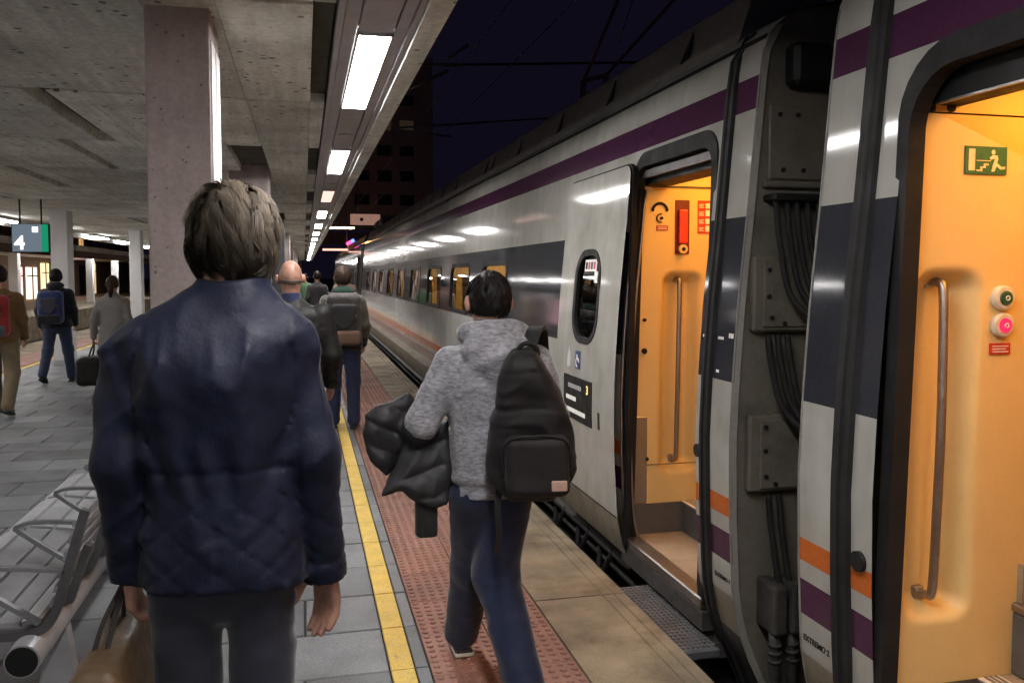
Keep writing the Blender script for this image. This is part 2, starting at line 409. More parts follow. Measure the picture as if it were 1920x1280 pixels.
# ------------------------------------------------------------------ columns
def column(x0, x1, y, d, lab, mt='colm', cat='column'):
    t = empty('column', lab, cat, ((x0+x1)/2, y + d/2, 0))
    obj('shaft', bx(x0, x1, y, y + d, -.01, CZ + .095, bev=.012, seg=2), mt, t)
    obj('base_strip', bx(x0 - .006, x1 + .006, y - .006, y + d + .006, -.005, .09), 'trough', t)
    return t
def guard(t, x, y, d):
    for k in range(2): obj('edge_guard', bx(x - .002, x + .006, y + .03 + k*d*.48, y + d*.48 + k*d*.48, .1, CZ - .12), pm('guard_white', (.80, .80, .80), .4), t)
c1_ = column(-.648, -.384, 3.95, .42, 'pinkish concrete column right behind the head of the man in the navy jacket')
guard(c1_, -.384, 3.95, .42)
column(-.79, -.36, 9.95, .42, 'wide concrete column between the navy jacket man and the bald man')
column(-.59, -.358, 17.3, .42, 'dark column behind the bald man', 'cold')
for k in range(3, 8): column(-.6, -.36, 17.3 + 6.9 * (k - 2), .42, ['', '', '', 'pale column following the dark column behind the bald man', 'pale column second after the dark column', 'pale column third after the dark column', 'pale column fourth after the dark column', 'pale column fifth after the dark column'][k])
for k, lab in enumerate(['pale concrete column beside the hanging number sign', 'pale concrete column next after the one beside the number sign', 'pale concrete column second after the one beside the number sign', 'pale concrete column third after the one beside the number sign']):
    column(-4.38, -4.10, 16.75 + 7.05 * k, .42, lab, pm('column_lamplit', (.66, .66, .66), .8, var=.08, scale=3))  # lamplight on the left columns is put into this paler concrete
# hanging sign 4
sg = empty('platform_sign', 'backlit grey platform sign with white numeral four and green edge', 'sign', (-4.6, 14.4, 2.37))
def at_y(px, py, Y):   # photograph pixel -> point on the plane y = Y
    F = 1600.; th = math.radians(13.678); ph = math.radians(3.2)
    f = Vector((math.sin(th)*math.cos(ph), math.cos(th)*math.cos(ph), -math.sin(ph))); r_ = Vector((math.cos(th), -math.sin(th), 0)); u = r_.cross(f)
    d = f + r_ * ((px - 960) / F) + u * ((604.45 - py) / F); return Vector((0, 0, 1.62)) + d * (Y / d.y)
a = at_y(22, 420, 14.4); b = at_y(91, 472, 14.4)
wd = b.x - a.x
obj('sign_case', bx(a.x - .01, b.x + .01, 14.41, 14.50, b.z - .01, a.z + .01, bev=.004), 'blk', sg)
obj('sign_face', bx(a.x, b.x - wd*.19, 14.402, 14.415, b.z, a.z), 'bluel', sg)
obj('sign_edge', bx(b.x - wd*.185, b.x, 14.402, 14.415, b.z, a.z), 'greenl', sg)
text('numeral', '4', .29, (a.x + wd*.20, 14.398, b.z + .125), R_FACE_Y, 'whitel', sg, True)
obj('pictogram', bx(a.x + wd*.56, a.x + wd*.72, 14.397, 14.4015, a.z - .12, a.z - .04), 'whitel', sg)
for q in (.2, .8): obj('hanger', tb([(a.x + wd*q, 14.45, a.z), (a.x + wd*q, 14.45, CZ + .02)], .012), 'blk', sg)
# ------------------------------------------------------------------ train
_pz = [-.45, -.30, -.15, 0., .12, .25, .6, .9, 1.17, 1.5, 1.87, 2.35, 2.50, 2.58, 2.64, 2.70, 2.745]
_px = [1.99, 1.96, 1.90, 1.83, 1.79, 1.765, 1.748, 1.742, 1.752, 1.773, 1.808, 1.848, 1.862, 1.876, 1.905, 1.97, 2.07]
def PX(z): return float(np.interp(z, _pz, _px))
XR = 4.66
BANDS = [(-9, .235, 3), (.235, .385, 0), (.385, .515, 4), (.515, .585, 0), (.585, .668, 5), (.668, 1.165, 0), (1.165, 1.865, 1), (1.865, 2.315, 0), (2.315, 2.455, 2), (2.455, 9, 0)]
SIDE_M = ['white', 'band', 'purple', 'skirt', 'purple', 'orange']
def bmat(z):
    for a, b, m in BANDS:
        if a <= z < b: return m
    return 0
def rrect(y0, y1, z0, z1, r, n=6):
    """rounded rectangle outline in (y,z), counter-clockwise"""
    out = []
    for cy, cz, a0 in ((y1 - r, z1 - r, 0), (y0 + r, z1 - r, PI/2), (y0 + r, z0 + r, PI), (y1 - r, z0 + r, 1.5*PI)):
        for k in range(n + 1):
            a = a0 + PI/2 * k / n; out.append((cy + r*math.cos(a), cz + r*math.sin(a)))
    return out
def side(y0, y1, openings, zlo=-.2, zhi=2.70):
    """body side with rounded openings; openings: (ya, yb, za, zb, r)"""
    zs = set([zlo, zhi] + [b[1] for b in BANDS if zlo < b[1] < zhi] + [z for z in _pz if zlo < z < zhi])
    ys = {y0, y1}
    for a, b, c, d, r in openings: ys |= {a, b}; zs |= {max(c, zlo), d}
    k = y0
    while k < y1: ys.add(round(k, 4)); k += 2.
    ys = sorted(y for y in ys if y0 <= y <= y1); zs = sorted(zs)
    zs = [z for i, z in enumerate(zs) if i == 0 or z - zs[i-1] > 1e-5]; ys = [y for i, y in enumerate(ys) if i == 0 or y - ys[i-1] > 1e-5]
    bm = BM(); V = {}
    def v(y, z):
        key = (round(y, 5), round(z, 5))
        if key not in V: V[key] = bm.verts.new((PX(z), y, z))
        return V[key]
    for ya, yb in zip(ys, ys[1:]):
        for za, zb in zip(zs, zs[1:]):
            cy, cz = (ya+yb)/2, (za+zb)/2
            if any(a < cy < b and c < cz < d for a, b, c, d, r in openings): continue
            f = bm.faces.new((v(ya, za), v(ya, zb), v(yb, zb), v(yb, za))); f.material_index = bmat(cz); f.smooth = True
    for a, b, c, d, r in openings:
        if r <= 0: continue
        for cy, cz, sy, sz in ((a, c, 1, 1), (b, c, -1, 1), (a, d, 1, -1), (b, d, -1, -1)):
            if cz < zlo: continue
            C = (cy, cz); arc = [(cy + sy*r*(1 - math.cos(t)), cz + sz*r*(1 - math.sin(t))) for t in [PI/2*q/6 for q in range(7)]]
            for p, q in zip(arc, arc[1:]):
                try:
                    vs = [bm.verts.new((PX(C[1]), *C)), bm.verts.new((PX(p[1]), *p)), bm.verts.new((PX(q[1]), *q))]
                    f = bm.faces.new(vs); f.material_index = bmat((C[1]+p[1]+q[1])/3)
                    if f.normal.x > 0: f.normal_flip()
                except Exception: pass
    return bm
def ring(outer, inner, dx, depth, mi=0):
    """frame following the body side: front ring plus an inner lining of given depth"""
    bm = BM(); n = len(outer)
    A = [bm.verts.new((PX(z) - dx, y, z)) for y, z in outer]; B = [bm.verts.new((PX(z) - dx, y, z)) for y, z in inner]
    A2 = [bm.verts.new((PX(z) + .01, y, z)) for y, z in outer]; B2 = [bm.verts.new((PX(z) + depth, y, z)) for y, z in inner]
    for i in range(n):
        j = (i+1) % n
        for q in ((A[i], A[j], B[j], B[i]), (B[i], B[j], B2[j], B2[i]), (A[j], A[i], A2[i], A2[j])):
            bm.faces.new(q)
    return bm
def sheet(path, off):
    bm = BM(); bm.faces.new([bm.verts.new((PX(z) + off, y, z)) for y, z in path[::-1]]); return bm
def strip(bm, y0, y1, z0, z1, off, th, n=26, mi=0):
    """rounded strip that follows the body profile from z0 to z1, standing proud by th"""
    zs = [z0 + (z1-z0)*k/n for k in range(n+1)]; R = []
    for z in zs:
        x = PX(z) - off
        R.append([bm.verts.new(p) for p in ((x + th, y0, z), (x, y0 + .01, z), (x, y1 - .01, z), (x + th, y1, z))])
    for a, b in zip(R, R[1:]):
        for k in range(3):
            f = bm.faces.new((a[k], b[k], b[k+1], a[k+1])); f.material_index = mi
    bm.faces.new(R[0]); bm.faces.new(R[-1][::-1]); return bm

def shell(car, y0, y1, openings, fair=None, windows=()):
    allop = list(openings) + list(windows)
    s = obj('body_side', side(y0, y1, allop), SIDE_M, car)
    # roof
    prof = [(PX(z), z) for z in (2.70, 2.745)] + [(2.3, 2.80), (3.2, 2.84), (4.1, 2.80), (XR - .12, 2.72), (XR, 2.5)]
    bm = BM(); a = [bm.verts.new((x, y0, z)) for x, z in prof]; b = [bm.verts.new((x, y1, z)) for x, z in prof]
    for i in range(len(prof) - 1):
        f = bm.faces.new((a[i], a[i+1], b[i+1], b[i])); f.smooth = True
    obj('roof', bm, 'roofg', car)
    obj('far_side', bx(XR - .02, XR, y0, y1, -.2, 2.51), 'white', car)
    obj('gutter', [bm := BM(), tube(bm, [(1.895, y0 + .02, 2.615), (1.895, y1 - .02, 2.615)], .012, 6)][0], 'rub', car)
    obj('floor_pan', bx(1.95, XR - .03, y0 + .05, y1 - .05, -.45, -.05), 'under', car)
    if fair:
        fa, fb = fair
        bm = BM(); q = [(1.925, 2.645), (1.955, 2.70), (2.03, 2.93), (2.10, 2.985), (2.4, 3.02), (2.4, 2.75)]
        prism(bm, [(x, fa, z) for x, z in q], (0, fb - fa, 0)); obj('roof_fairing', bm, 'roofg', car)
        y = fa + .55; i = 0
        while y < fb:
            p = [(1.968, y, 2.745), (1.968, y + .10, 2.735), (2.010, y + .03, 2.885)]
            bm = BM(); prism(bm, [(x - .004, yy, z) for x, yy, z in p], (-.006, 0, .002)); obj('vent_slot', bm, 'blk', car)
            y += (1.15, 1.15, 1.3, 1.15, .35, 1.9)[i % 6]; i += 1
            if y > 26: break
def end_wall(car, y, sgn):
    """flat end of a car at plane y, facing sgn, narrower than the body"""
    bm = BM(); zs = [-.45, -.15, 0, .25, .6, .9, 1.17, 1.5, 1.87, 2.35, 2.50, 2.58, 2.64, 2.70, 2.745]
    pts = [(PX(z) + .004, y, z) for z in zs] + [(2.4, y, 2.79), (XR - .1, y, 2.7), (XR - .03, y, 2.4), (XR - .03, y, -.45)]
    prism(bm, pts, (0, -sgn * .04, 0)); return obj('end_wall', bm, 'endw', car)

# ---- far car (second car), with open door
fc = empty('train_car', 'white train car with its open door leaf beside the boy in the grey hoodie', 'train', (3.2, 3.25, -.78))
DY0, DY1, DZ1 = 3.585, 4.56, 2.275
wins = []
wl = [(7.55, 8.62), (9.35, 10.55), (11.35, 12.6), (13.45, 14.7), (15.55, 16.8), (17.65, 18.9), (19.75, 21.0), (21.85, 23.1), (23.95, 25.2)]
for a, b in wl: wins.append((a, b, 1.20, 1.72, .10))
shell(fc, 3.25, 27.8, [(DY0, DY1, .02, DZ1, .14)], (3.62, 27.4), wins)
for a, b, c, d, r in wins:
    w = obj('window', ring(rrect(a - .03, b + .03, c - .03, d + .03, r + .02), rrect(a + .015, b - .015, c + .015, d - .015, r - .01), .004, .03), 'rub', fc)
    p = obj('pane', sheet(rrect(a, b, c, d, r), .014), 'pane', w)
# inside of the saloon
obj('saloon_wall', bx(XR - .25, XR - .2, 6.3, 27.5, -.1, 2.4), pm('saloon_beige', (.55, .42, .24), .6), fc)
obj('saloon_floor', bx(1.9, XR - .2, 6.3, 27.5, .25, .3), 'darkin', fc)
obj('saloon_ceiling', bx(1.95, XR - .2, 6.3, 27.5, 2.35, 2.4), 'cream', fc)
for x in (2.5, 3.9): obj('saloon_light', bx(x, x + .16, 6.5, 27.4, 2.325, 2.348), 'warm2', fc)
obj('saloon_bulkhead', bx(1.88, XR - .2, 6.25, 6.30, -.1, 2.4), 'cream', fc)
cur = pm('curtain_cloth', (.62, .48, .26), .8, var=.1, stretch=(1, 14, 1), scale=3, trans=.6)
sea = pm('seat_cloth', (.05, .06, .12), .8)
for i, (a, b, c, d, r) in enumerate(wins):
    if i:
        for ya, yb in ((a - .06, a + .42), (b - .36, b + .06)) if i % 3 else ((a - .06, a + .7),):
            bm = BM(); n = 14; pts = [(1.855 + .012*math.sin(k*1.9), ya + (yb-ya)*k/n) for k in range(n+1)]
            lo = [bm.verts.new((x, y, 1.10)) for x, y in pts]; hi = [bm.verts.new((x, y, 2.0)) for x, y in pts]
            for k in range(n): bm.faces.new((lo[k], lo[k+1], hi[k+1], hi[k])).smooth = True
            obj('curtain', bm, cur, fc)
    for x in (2.62, 3.6):
        for y in (a + .3,):
            bm = BM(); box(bm, x, x + .44, y, y + .12, .55, 1.42, bev=.05, seg=3); box(bm, x + .05, x + .39, y - .01, y + .10, 1.40, 1.58, bev=.04, seg=2); box(bm, x, x + .44, y + .10, y + .55, .55, .72, bev=.05, seg=2)
            obj('seat', bm, sea, fc, smooth=False)
# door leaf
def leaf(car, y0, y1, side_sign):
    OFF = -.052
    path = rrect(y0, y1, .02, 2.235, .07, 5)
    bm = BM()
    zs = [.02, .09, .22, .235, .4, .6, .8, 1.0, 1.17, 1.35, 1.5, 1.7, 1.87, 2.05, 2.165, 2.235]
    yw0, yw1, z0, z1, rw = y0 + .36, y1 - .33, 1.205, 1.76, .17
    # panel built like a body side with a window opening
    ys = sorted({y0, y0 + .07, yw0, yw1, y1 - .07, y1}); zz = sorted(set(zs) | {z0, z1})
    def P(y, z):
        return (PX(z) + OFF, y, z)
    for ya, yb in zip(ys, ys[1:]):
        for za, zb in zip(zz, zz[1:]):
            if yw0 - 1e-6 <= ya and yb <= yw1 + 1e-6 and z0 - 1e-6 <= za and zb <= z1 + 1e-6: continue
            if zb > 2.166 and (ya < y0 + .069 or yb > y1 - .069): continue
            f = bm.faces.new([bm.verts.new(P(*q)) for q in ((ya, za), (ya, zb), (yb, zb), (yb, za))])
            f.material_index = 1 if zb < .2351 else 0; f.smooth = True
    for C, s in (((y0 + .07, 2.165), -1), ((y1 - .07, 2.165), 1)):
        arc = [(C[0] + s*.07*math.cos(t), C[1] + .07*math.sin(t)) for t in [PI/2*q/6 for q in range(7)]]
        for p, q in zip(arc, arc[1:]): bm.faces.new([bm.verts.new(P(*w)) for w in (C, p, q)])
    for cy, cz, sy, sz in ((yw0, z0, 1, 1), (yw1, z0, -1, 1), (yw0, z1, 1, -1), (yw1, z1, -1, -1)):
        arc = [(cy + sy*rw*(1 - math.cos(t)), cz + sz*rw*(1 - math.sin(t))) for t in [PI/2*q/7 for q in range(8)]]
        for p, q in zip(arc, arc[1:]): bm.faces.new([bm.verts.new(P(*w)) for w in ((cy, cz), p, q)])
    bmesh.ops.remove_doubles(bm, verts=bm.verts, dist=1e-5)
    bmesh.ops.recalc_face_normals(bm, faces=bm.faces)
    for f in bm.faces:
        if f.normal.x > 0: f.normal_flip()
    d = obj('door_leaf', bm, ['white', 'skirt'], car)
    # back skin, edges
    bm = BM(); n = len(path)
    A = [bm.verts.new((PX(z) + OFF + .001, y, z)) for y, z in path]; B = [bm.verts.new((PX(z) + OFF + .045, y, z)) for y, z in path]
    for i in range(n):
        j = (i+1) % n; bm.faces.new((A[i], A[j], B[j], B[i]))
    bmesh.ops.recalc_face_normals(bm, faces=bm.faces)
    obj('edge_seal', bm, 'rub', d)
    op = rrect(y0 - .012, y1 + .012, .01, 2.248, .08, 5)
    bm = BM(); A = [bm.verts.new((PX(z) + OFF + .012, y, z)) for y, z in op]; B = [bm.verts.new((PX(z) + OFF + .012, y, z)) for y, z in path]; C2 = [bm.verts.new((PX(z) + OFF + .03, y, z)) for y, z in op]
    for i in range(n):
        j = (i+1) % n; bm.faces.new((A[i], A[j], B[j], B[i])); bm.faces.new((A[j], A[i], C2[i], C2[j]))
    obj('rubber_edge', bm, 'rub', d)
    wf = rrect(yw0 - .02, yw1 + .02, z0 - .02, z1 + .02, rw + .02, 8); wi = rrect(yw0 + .02, yw1 - .02, z0 + .02, z1 - .02, rw - .02, 8)
    bm = BM(); nn = len(wf); A = [bm.verts.new((PX(z) + OFF - .005, y, z)) for y, z in wf]; B = [bm.verts.new((PX(z) + OFF - .002, y, z)) for y, z in wi]; A2 = [bm.verts.new((PX(z) + OFF + .004, y, z)) for y, z in wf]; B2 = [bm.verts.new((PX(z) + OFF + .03, y, z)) for y, z in wi]
    for i in range(nn):
        j = (i+1) % nn
        for q in ((A[i], A[j], B[j], B[i]), (B[i], B[j], B2[j], B2[i]), (A[j], A[i], A2[i], A2[j])): bm.faces.new(q)
    fr = obj('window_frame', bm, 'blk', d)
    obj('pane', sheet(wi, OFF + .018), 'panel', d)
    return d, OFF, (yw0, yw1, z0, z1)
d, OFF, wq = leaf(fc, 4.515, 5.66, 1)
def plate(name, y0, y1, z0, z1, off, mt, parent, th=.003):
    bm = BM(); zs = [z0, (z0+z1)/2, z1]; A = []
    for z in zs: A.append([bm.verts.new((PX(z) + off, y, z)) for y in (y0, y1)] + [bm.verts.new((PX(z) + off + th, y, z)) for y in (y0, y1)])
    for a, b in zip(A, A[1:]):
        bm.faces.new((a[0], b[0], b[1], a[1])); bm.faces.new((a[2], a[0], b[0], b[2])[::-1]); bm.faces.new((a[1], a[3], b[3], b[1])[::-1])
    bm.faces.new((A[0][0], A[0][1], A[0][3], A[0][2])); bm.faces.new((A[-1][0], A[-1][2], A[-1][3], A[-1][1]))
    return obj(name, bm, mt, parent)
# stickers in the door window, pictograms, destination display
plate('sticker', 4.98, 5.20, 1.64, 1.715, OFF + .010, 'signw', d); plate('sticker', 4.95, 5.01, 1.57, 1.64, OFF + .011, 'signw', d)
for q in range(4): plate('sticker_print', 5.00 + .05*q, 5.035 + .05*q, 1.655, 1.70, OFF + .0085, ['red', 'navy', 'red', 'blk'][q], d, .0012)
bm = BM(); poly = [(5.40, 1.02), (5.34, 1.02), (5.34, 1.10), (5.375, 1.145), (5.40, 1.08)]
prism(bm, [(PX(z) + OFF - .003, y, z) for y, z in poly], (.003, 0, 0)); obj('pictogram', bm, 'trough', d)
plate('pictogram', 5.135, 5.235, 1.02, 1.135, OFF - .003, 'navy', d)
bm = BM(); tube(bm, [(PX(1.07) + OFF - .004, 5.185 + .028*math.cos(t), 1.06 + .028*math.sin(t)) for t in [k*.35 for k in range(-4, 10)]], .005, 5); tube(bm, [(PX(1.1) + OFF - .004, 5.195, 1.07), (PX(1.1) + OFF - .004, 5.195, 1.11)], .005, 5)
obj('wheelchair_symbol', bm, 'signw', d)
dp = plate('display', 4.90, 5.46, .685, .965, OFF - .004, 'blk', d, .006)
dsp = emat('display_text', (.85, .8, .72), .42)
text('display_number', '3', .075, (PX(.90) + OFF - .0055, 4.97, .905), R_FACE_X, emat('display_yellow', (1, .7, .25), .7), d, True)
rr = random.Random(2)
for (z, ya, yb) in ((.90, 5.09, 5.36), (.82, 5.20, 5.40), (.74, 5.02, 5.40)):
    y = ya
    while y < yb:
        w = rr.uniform(.012, .03); plate('display_segment', y, y + w, z - .014, z + .014, OFF - .0055, dsp if z < .88 else 'trough', d, .001); y += w + .008
plate('slot', 4.76, 4.79, .70, .80, OFF - .003, 'blk', d)
plate('skirt_edge_line', 4.53, 5.64, .232, .24, OFF - .002, 'rub', d)
# door frame ring, post, threshold
obj('door_frame', ring(rrect(DY0 - .02, DY1 + .02, .0, DZ1 + .02, .15), rrect(DY0 + .03, DY1 - .008, .06, DZ1 - .06, .11), .008, .05), 'rub', fc)
obj('door_lintel', bx(1.90, 2.06, DY0 + .01, DY1 + .02, 2.13, 2.30), 'blk', fc)
obj('door_guide', bx(1.86, 1.885, DY0 + .03, DY1 - .02, 2.16, 2.20), 'darkin', fc)
for x, w, m in ((1.775, .018, 'steel'), (1.80, .022, 'rub'), (1.828, .016, 'steel')):
    bm = BM()
    zs = [.1 + 2.0*k/20 for k in range(21)]
    tube(bm, [(PX(z) + x - 1.77, 4.545, z) for z in zs], w/2, 6); obj('door_post', bm, m, fc)
obj('threshold', bx(1.775, 1.865, DY0, DY1, .06, .115, bev=.006), 'steel', fc)
obj('sill', bx(1.772, 1.86, DY0 - .03, DY1 + .03, -.03, .058), 'under', fc)
# ---- vestibule
def wall_grid(x0fn, x1, z0, z1, y, cx, cz0, cz1, w, depth, nx=70, nz=150):
    V = []; Fc = []
    for j in range(nz + 1):
        z = z0 + (z1 - z0) * j / nz; xa = x0fn(z)
        for i in range(nx + 1):
            x = xa + (x1 - xa) * (i / nx) ** 1.3
            cxz = cx + .018 * (PX(z) - PX(1.1)) / .05
            dx = max(abs(x - cxz - .012) - w*.32, 0); dz = max(cz0 + w*.5 - z, z - (cz1 - w*.5), 0)
            q = math.hypot(dx, dz) / (w * .42); s = max(0., 1 - q); s = s*s*(3 - 2*s)
            V.append((x, y + depth * s, z))
    for j in range(nz):
        for i in range(nx):
            a = j*(nx+1)+i; Fc.append((a, a+1, a+nx+2, a+nx+1))
    return (V, Fc)
def vestibule(car, y_in, y_wall, railx, rz0, rz1, opy0, opy1, pan=.075):
    """y_wall: panel that faces the viewer (towards -Y)"""
    obj('vestibule_panel', wall_grid(lambda z: PX(max(z, .28)) + pan, 2.9, .285, 2.125, y_wall, railx, rz0 - .09, rz1 + .06, .18, .085), 'cream', car, smooth=True)
    obj('panel_cap', bx(1.93, 2.9, y_wall - .004, y_wall + .05, 2.13, 2.27), 'cream', car)
    obj('vestibule_ceiling', bx(1.92, 4.4, y_in, y_wall + .05, 2.262, 2.30), 'cream', car)
    obj('vestibule_light', bx(2.12, 2.5, y_in + .12, y_wall - .14, 2.245, 2.260), 'warm', car)
    obj('vestibule_back', bx(4.3, 4.35, y_in, y_wall + .05, -.1, 2.3), 'cream', car)
    obj('vestibule_side', bx(1.93, 4.4, y_in - .05, y_in, -.1, 2.3), 'cream', car)
    obj('vestibule_side', bx(2.9, 4.4, y_wall, y_wall + .05, -.1, 2.3), 'cream', car)
    obj('vestibule_floor', bx(2.16, 4.4, y_in, y_wall + .05, -.05, .275), 'darkin', car)
    obj('floor_cover', bx(2.155, 4.4, y_in, y_wall, .276, .284), 'floorin', car)
    for q in range(4): obj('step_nosing', bx(2.152, 2.235, opy0 + .0, y_wall - .004, .2845 + .0, .288) if q == 0 else bx(2.153 + .02*q, 2.163 + .02*q, opy0, y_wall - .004, .288, .2905), 'steel' if q else 'signw', car)
    obj('step_floor', bx(1.86, 2.16, y_in, y_wall + .04, .04, .105), 'floorin', car)
    obj('step_side', bx(1.84, 2.16, y_wall + .002, y_wall + .05, .05, .284), 'darkin', car)
    # grab rail, bent a little like the wall
    sh = lambda z: railx + .018 * (PX(z) - PX(1.1)) / .05
    pts = bez([(sh(rz1), y_wall + .080, rz1), (sh(rz1), y_wall + .035, rz1 - .006), (sh(rz1 - .03), y_wall + .008, rz1 - .04), (sh(rz1 - .3), y_wall - .006, rz1 - .3), (sh((rz0+rz1)/2), y_wall - .010, (rz0+rz1)/2), (sh(rz0 + .3), y_wall - .006, rz0 + .3), (sh(rz0 + .03), y_wall + .008, rz0 + .04), (sh(rz0), y_wall + .035, rz0 + .006), (sh(rz0), y_wall + .080, rz0)], 6)
    rl = obj('grab_rail', tb(pts, .0145, 10), 'steel', car)
    for z in (rz0, rz1): obj('rail_mount', bx(sh(z) - .019, sh(z) + .019, y_wall + .065, y_wall + .09, z - .022, z + .022, bev=.005), 'steel', rl)
vestibule(fc, 3.50, 4.60, 2.115, .53, 1.60, DY0, DY1)
YW = 4.598
obj('panel_joint', bx(1.93, 2.9, YW - .004, YW + .002, .512, .517), 'darkin', fc); obj('panel_joint', bx(1.95, 2.9, YW - .005, YW + .002, 2.120, 2.126), 'darkin', fc)
obj('corner_cover', bx(1.835, 1.925, YW - .012, YW + .02, .29, .80, bev=.004), 'steel', fc)
# emergency handle, warning sign and door switch pictures
eh = obj('emergency_handle', bx(2.092, 2.178, YW - .006, YW + .002, 1.74, 2.05), pm('handle_recess', (.14, .01, .008), .5), fc)
obj('lever', bx(2.106, 2.160, YW - .030, YW - .006, 1.80, 1.995, bev=.008, seg=2), pm('handle_red', (.75, .045, .03), .35), eh)
bm = BM(); tube(bm, [(2.132, YW - .03, 1.768), (2.132, YW - .006, 1.768)], .026, 18); obj('lock', bm, 'cream', eh)
bm = BM(); tube(bm, [(2.132, YW - .034, 1.768), (2.132, YW - .03, 1.768)], .011, 12); obj('keyhole', bm, 'blk', eh)
ws_ = obj('warning_sign', bx(2.232, 2.312, YW - .004, YW + .001, 1.86, 2.05), 'red', fc)
for q, (za, zb) in enumerate(((2.005, 2.035), (1.96, 1.995), (1.915, 1.945), (1.87, 1.905))):
    obj('pictogram', bx(2.279, 2.306, YW - .0055, YW - .004, za, zb), 'signw', ws_)
    for t in range(3): obj('print_line', bx(2.238, 2.270 - .006*(t % 2), YW - .0055, YW - .004, za + .003 + t*.009, za + .007 + t*.009), 'signw', ws_)
bm = BM(); tube(bm, [(1.995 + .045*math.cos(t), YW - .003, 1.985 + .045*math.sin(t)) for t in [PI*k/12 for k in range(0, 13)]], .008, 5); obj('dial_mark', bm, 'blk', fc)
bm = BM(); tube(bm, [(2.0 + .024*math.cos(t), YW - .003, 1.945 + .024*math.sin(t)) for t in [PI*(.4 + 1.2*k/12) for k in range(13)]], .004, 5); tube(bm, [(2.005, YW - .01, 1.945), (2.005, YW, 1.945)], .009, 10); obj('key_switch', bm, 'blk', fc)
t_ = obj('red_notice', bx(1.975, 2.045, YW - .004, YW + .001, 1.875, 1.903), 'red', fc)
for q in range(2): obj('print_line', bx(1.981, 2.038, YW - .0055, YW - .004, 1.881 + .010*q, 1.885 + .010*q), 'signw', t_)
for x, z, r_ in ((1.905, 1.18, .016), (1.905, 1.36, .010), (1.925, .55, .012), (1.99, 2.195, .012)):
    bm = BM(); tube(bm, [(x, YW - .012, z), (x, YW + .01, z)], r_, 12); obj('screw', bm, 'blk', fc)
# ---- end of far car
strip_o = obj('corner_rubber', strip(BM(), 3.44, 3.53, -.35, 2.68, .016, .02), 'rub', fc)
obj('rubber_rib', strip(BM(), 3.475, 3.495, -.33, 2.67, .024, .012), 'blk', fc)
ew = end_wall(fc, 3.262, -1)
YE = 3.262
obj('end_border', strip(BM(), 3.245, 3.268, -.15, 2.66, .006, .03), 'roofg', fc)
def plate_y(name, x0, x1, z0, z1, y, th, mt, parent, bev=.006): return obj(name, bx(x0, x1, y - th, y + .002, z0, z1, bev=bev), mt, parent)
def bolts(parent, pts, y):
    for x, z in pts:
        bm = BM(); tube(bm, [(x, y - .008, z), (x, y, z)], .010, 8); obj('bolt', bm, 'blk', parent)
p = plate_y('end_plate', 1.90, 2.35, 2.02, 2.33, YE, .012, 'endw', fc); bolts(p, [(1.945, 2.29), (2.03, 2.29), (1.965, 2.06), (2.06, 2.06)], YE - .012)
p = plate_y('end_plate', 1.87, 2.4, 1.985, 2.012, YE, .03, 'endw', fc)
bxo = plate_y('junction_box', 1.82, 2.3, 1.38, 1.70, YE, .045, 'endw', fc, .01)
ip = plate_y('cover', 1.862, 2.25, 1.40, 1.675, YE - .045, .008, 'endw', bxo, .004); bolts(ip, [(1.885, 1.64), (1.885, 1.53), (1.90, 1.44), (1.96, 1.415), (1.95, 1.66)], YE - .053)
bxo = plate_y('junction_box', 1.81, 2.3, .70, 1.03, YE, .045, 'endw', fc, .01)
ip = plate_y('cover', 1.858, 2.25, .715, 1.01, YE - .045, .008, 'endw', bxo, .004); bolts(ip, [(1.88, .98), (1.88, .88), (1.885, .77), (1.93, .735)], YE - .053)
plate_y('cable_bar', 1.88, 2.4, 1.925, 1.955, YE, .10, 'blk', fc)
plate_y('lamp_box', 1.965, 2.15, 2.40, 2.575, YE, .10, 'blk', fc, .02)
for x in (1.905, 1.955, 2.0, 2.05, 2.10):
    obj('jumper_cable', tb(bez([(x, YE - .06, 1.94), (x + .012, YE - .08, 1.75), (x + .05, YE - .12, 1.52 + (x - 1.9)*.3), (x + .17, YE - .22, 1.42 + (x - 1.9)*.3), (x + .32, YE - .36, 1.5)], 8), .0125, 8), 'rub', fc)
for x, zt, zb in ((1.885, 1.37, .93), (1.93, 1.37, .93), (1.975, 1.37, .93), (1.90, .69, .10), (1.95, .69, .08)):
    obj('jumper_cable', tb(bez([(x, YE - .05, zt), (x + .01, YE - .07, zt*.7 + zb*.3), (x + .045, YE - .11, zt*.3 + zb*.7), (x + .15, YE - .2, zb)], 8), .0135, 8), 'rub', fc)
for x in (1.875, 1.955):
    bm = BM(); box(bm, x, x + .062, YE - .16, YE, .12, .33, bev=.014, seg=2); tube(bm, [(x + .03, YE - .11, .12), (x + .03, YE - .11, .06), (x + .035, YE - .12, -.4)], [.024, .024, .022], 10)
    for q in range(3): tube(bm, [(x + .031, YE - .112, .075 - q*.035), (x + .031, YE - .112, .06 - q*.035)], .029, 10)
    obj('connector_plug', bm, 'under', fc)
bm = BM(); tube(bm, [(PX(.82) - .012, 3.555, .82), (PX(.82) + .01, 3.555, .82)], .030, 16); obj('coach_lock', bm, 'blk', fc)
def side_text(body, size, y, z, car, off=-.0015): return text('coach_lettering', body, size, (PX(z) + off, y, z), R_FACE_X, 'blk', car, True)
side_text('EXTREMO 1', .026, 3.345, .30, fc)
for y, z, w, h_ in ((3.39, 1.345, .05, .012), (3.30, 1.36, .04, .02), (3.40, 1.20, .025, .012), (3.545, 1.345, .03, .012)): plate('scuff_mark', y - w/2, y + w/2, z - h_/2, z + h_/2, -.0012, 'signw', fc, .001)
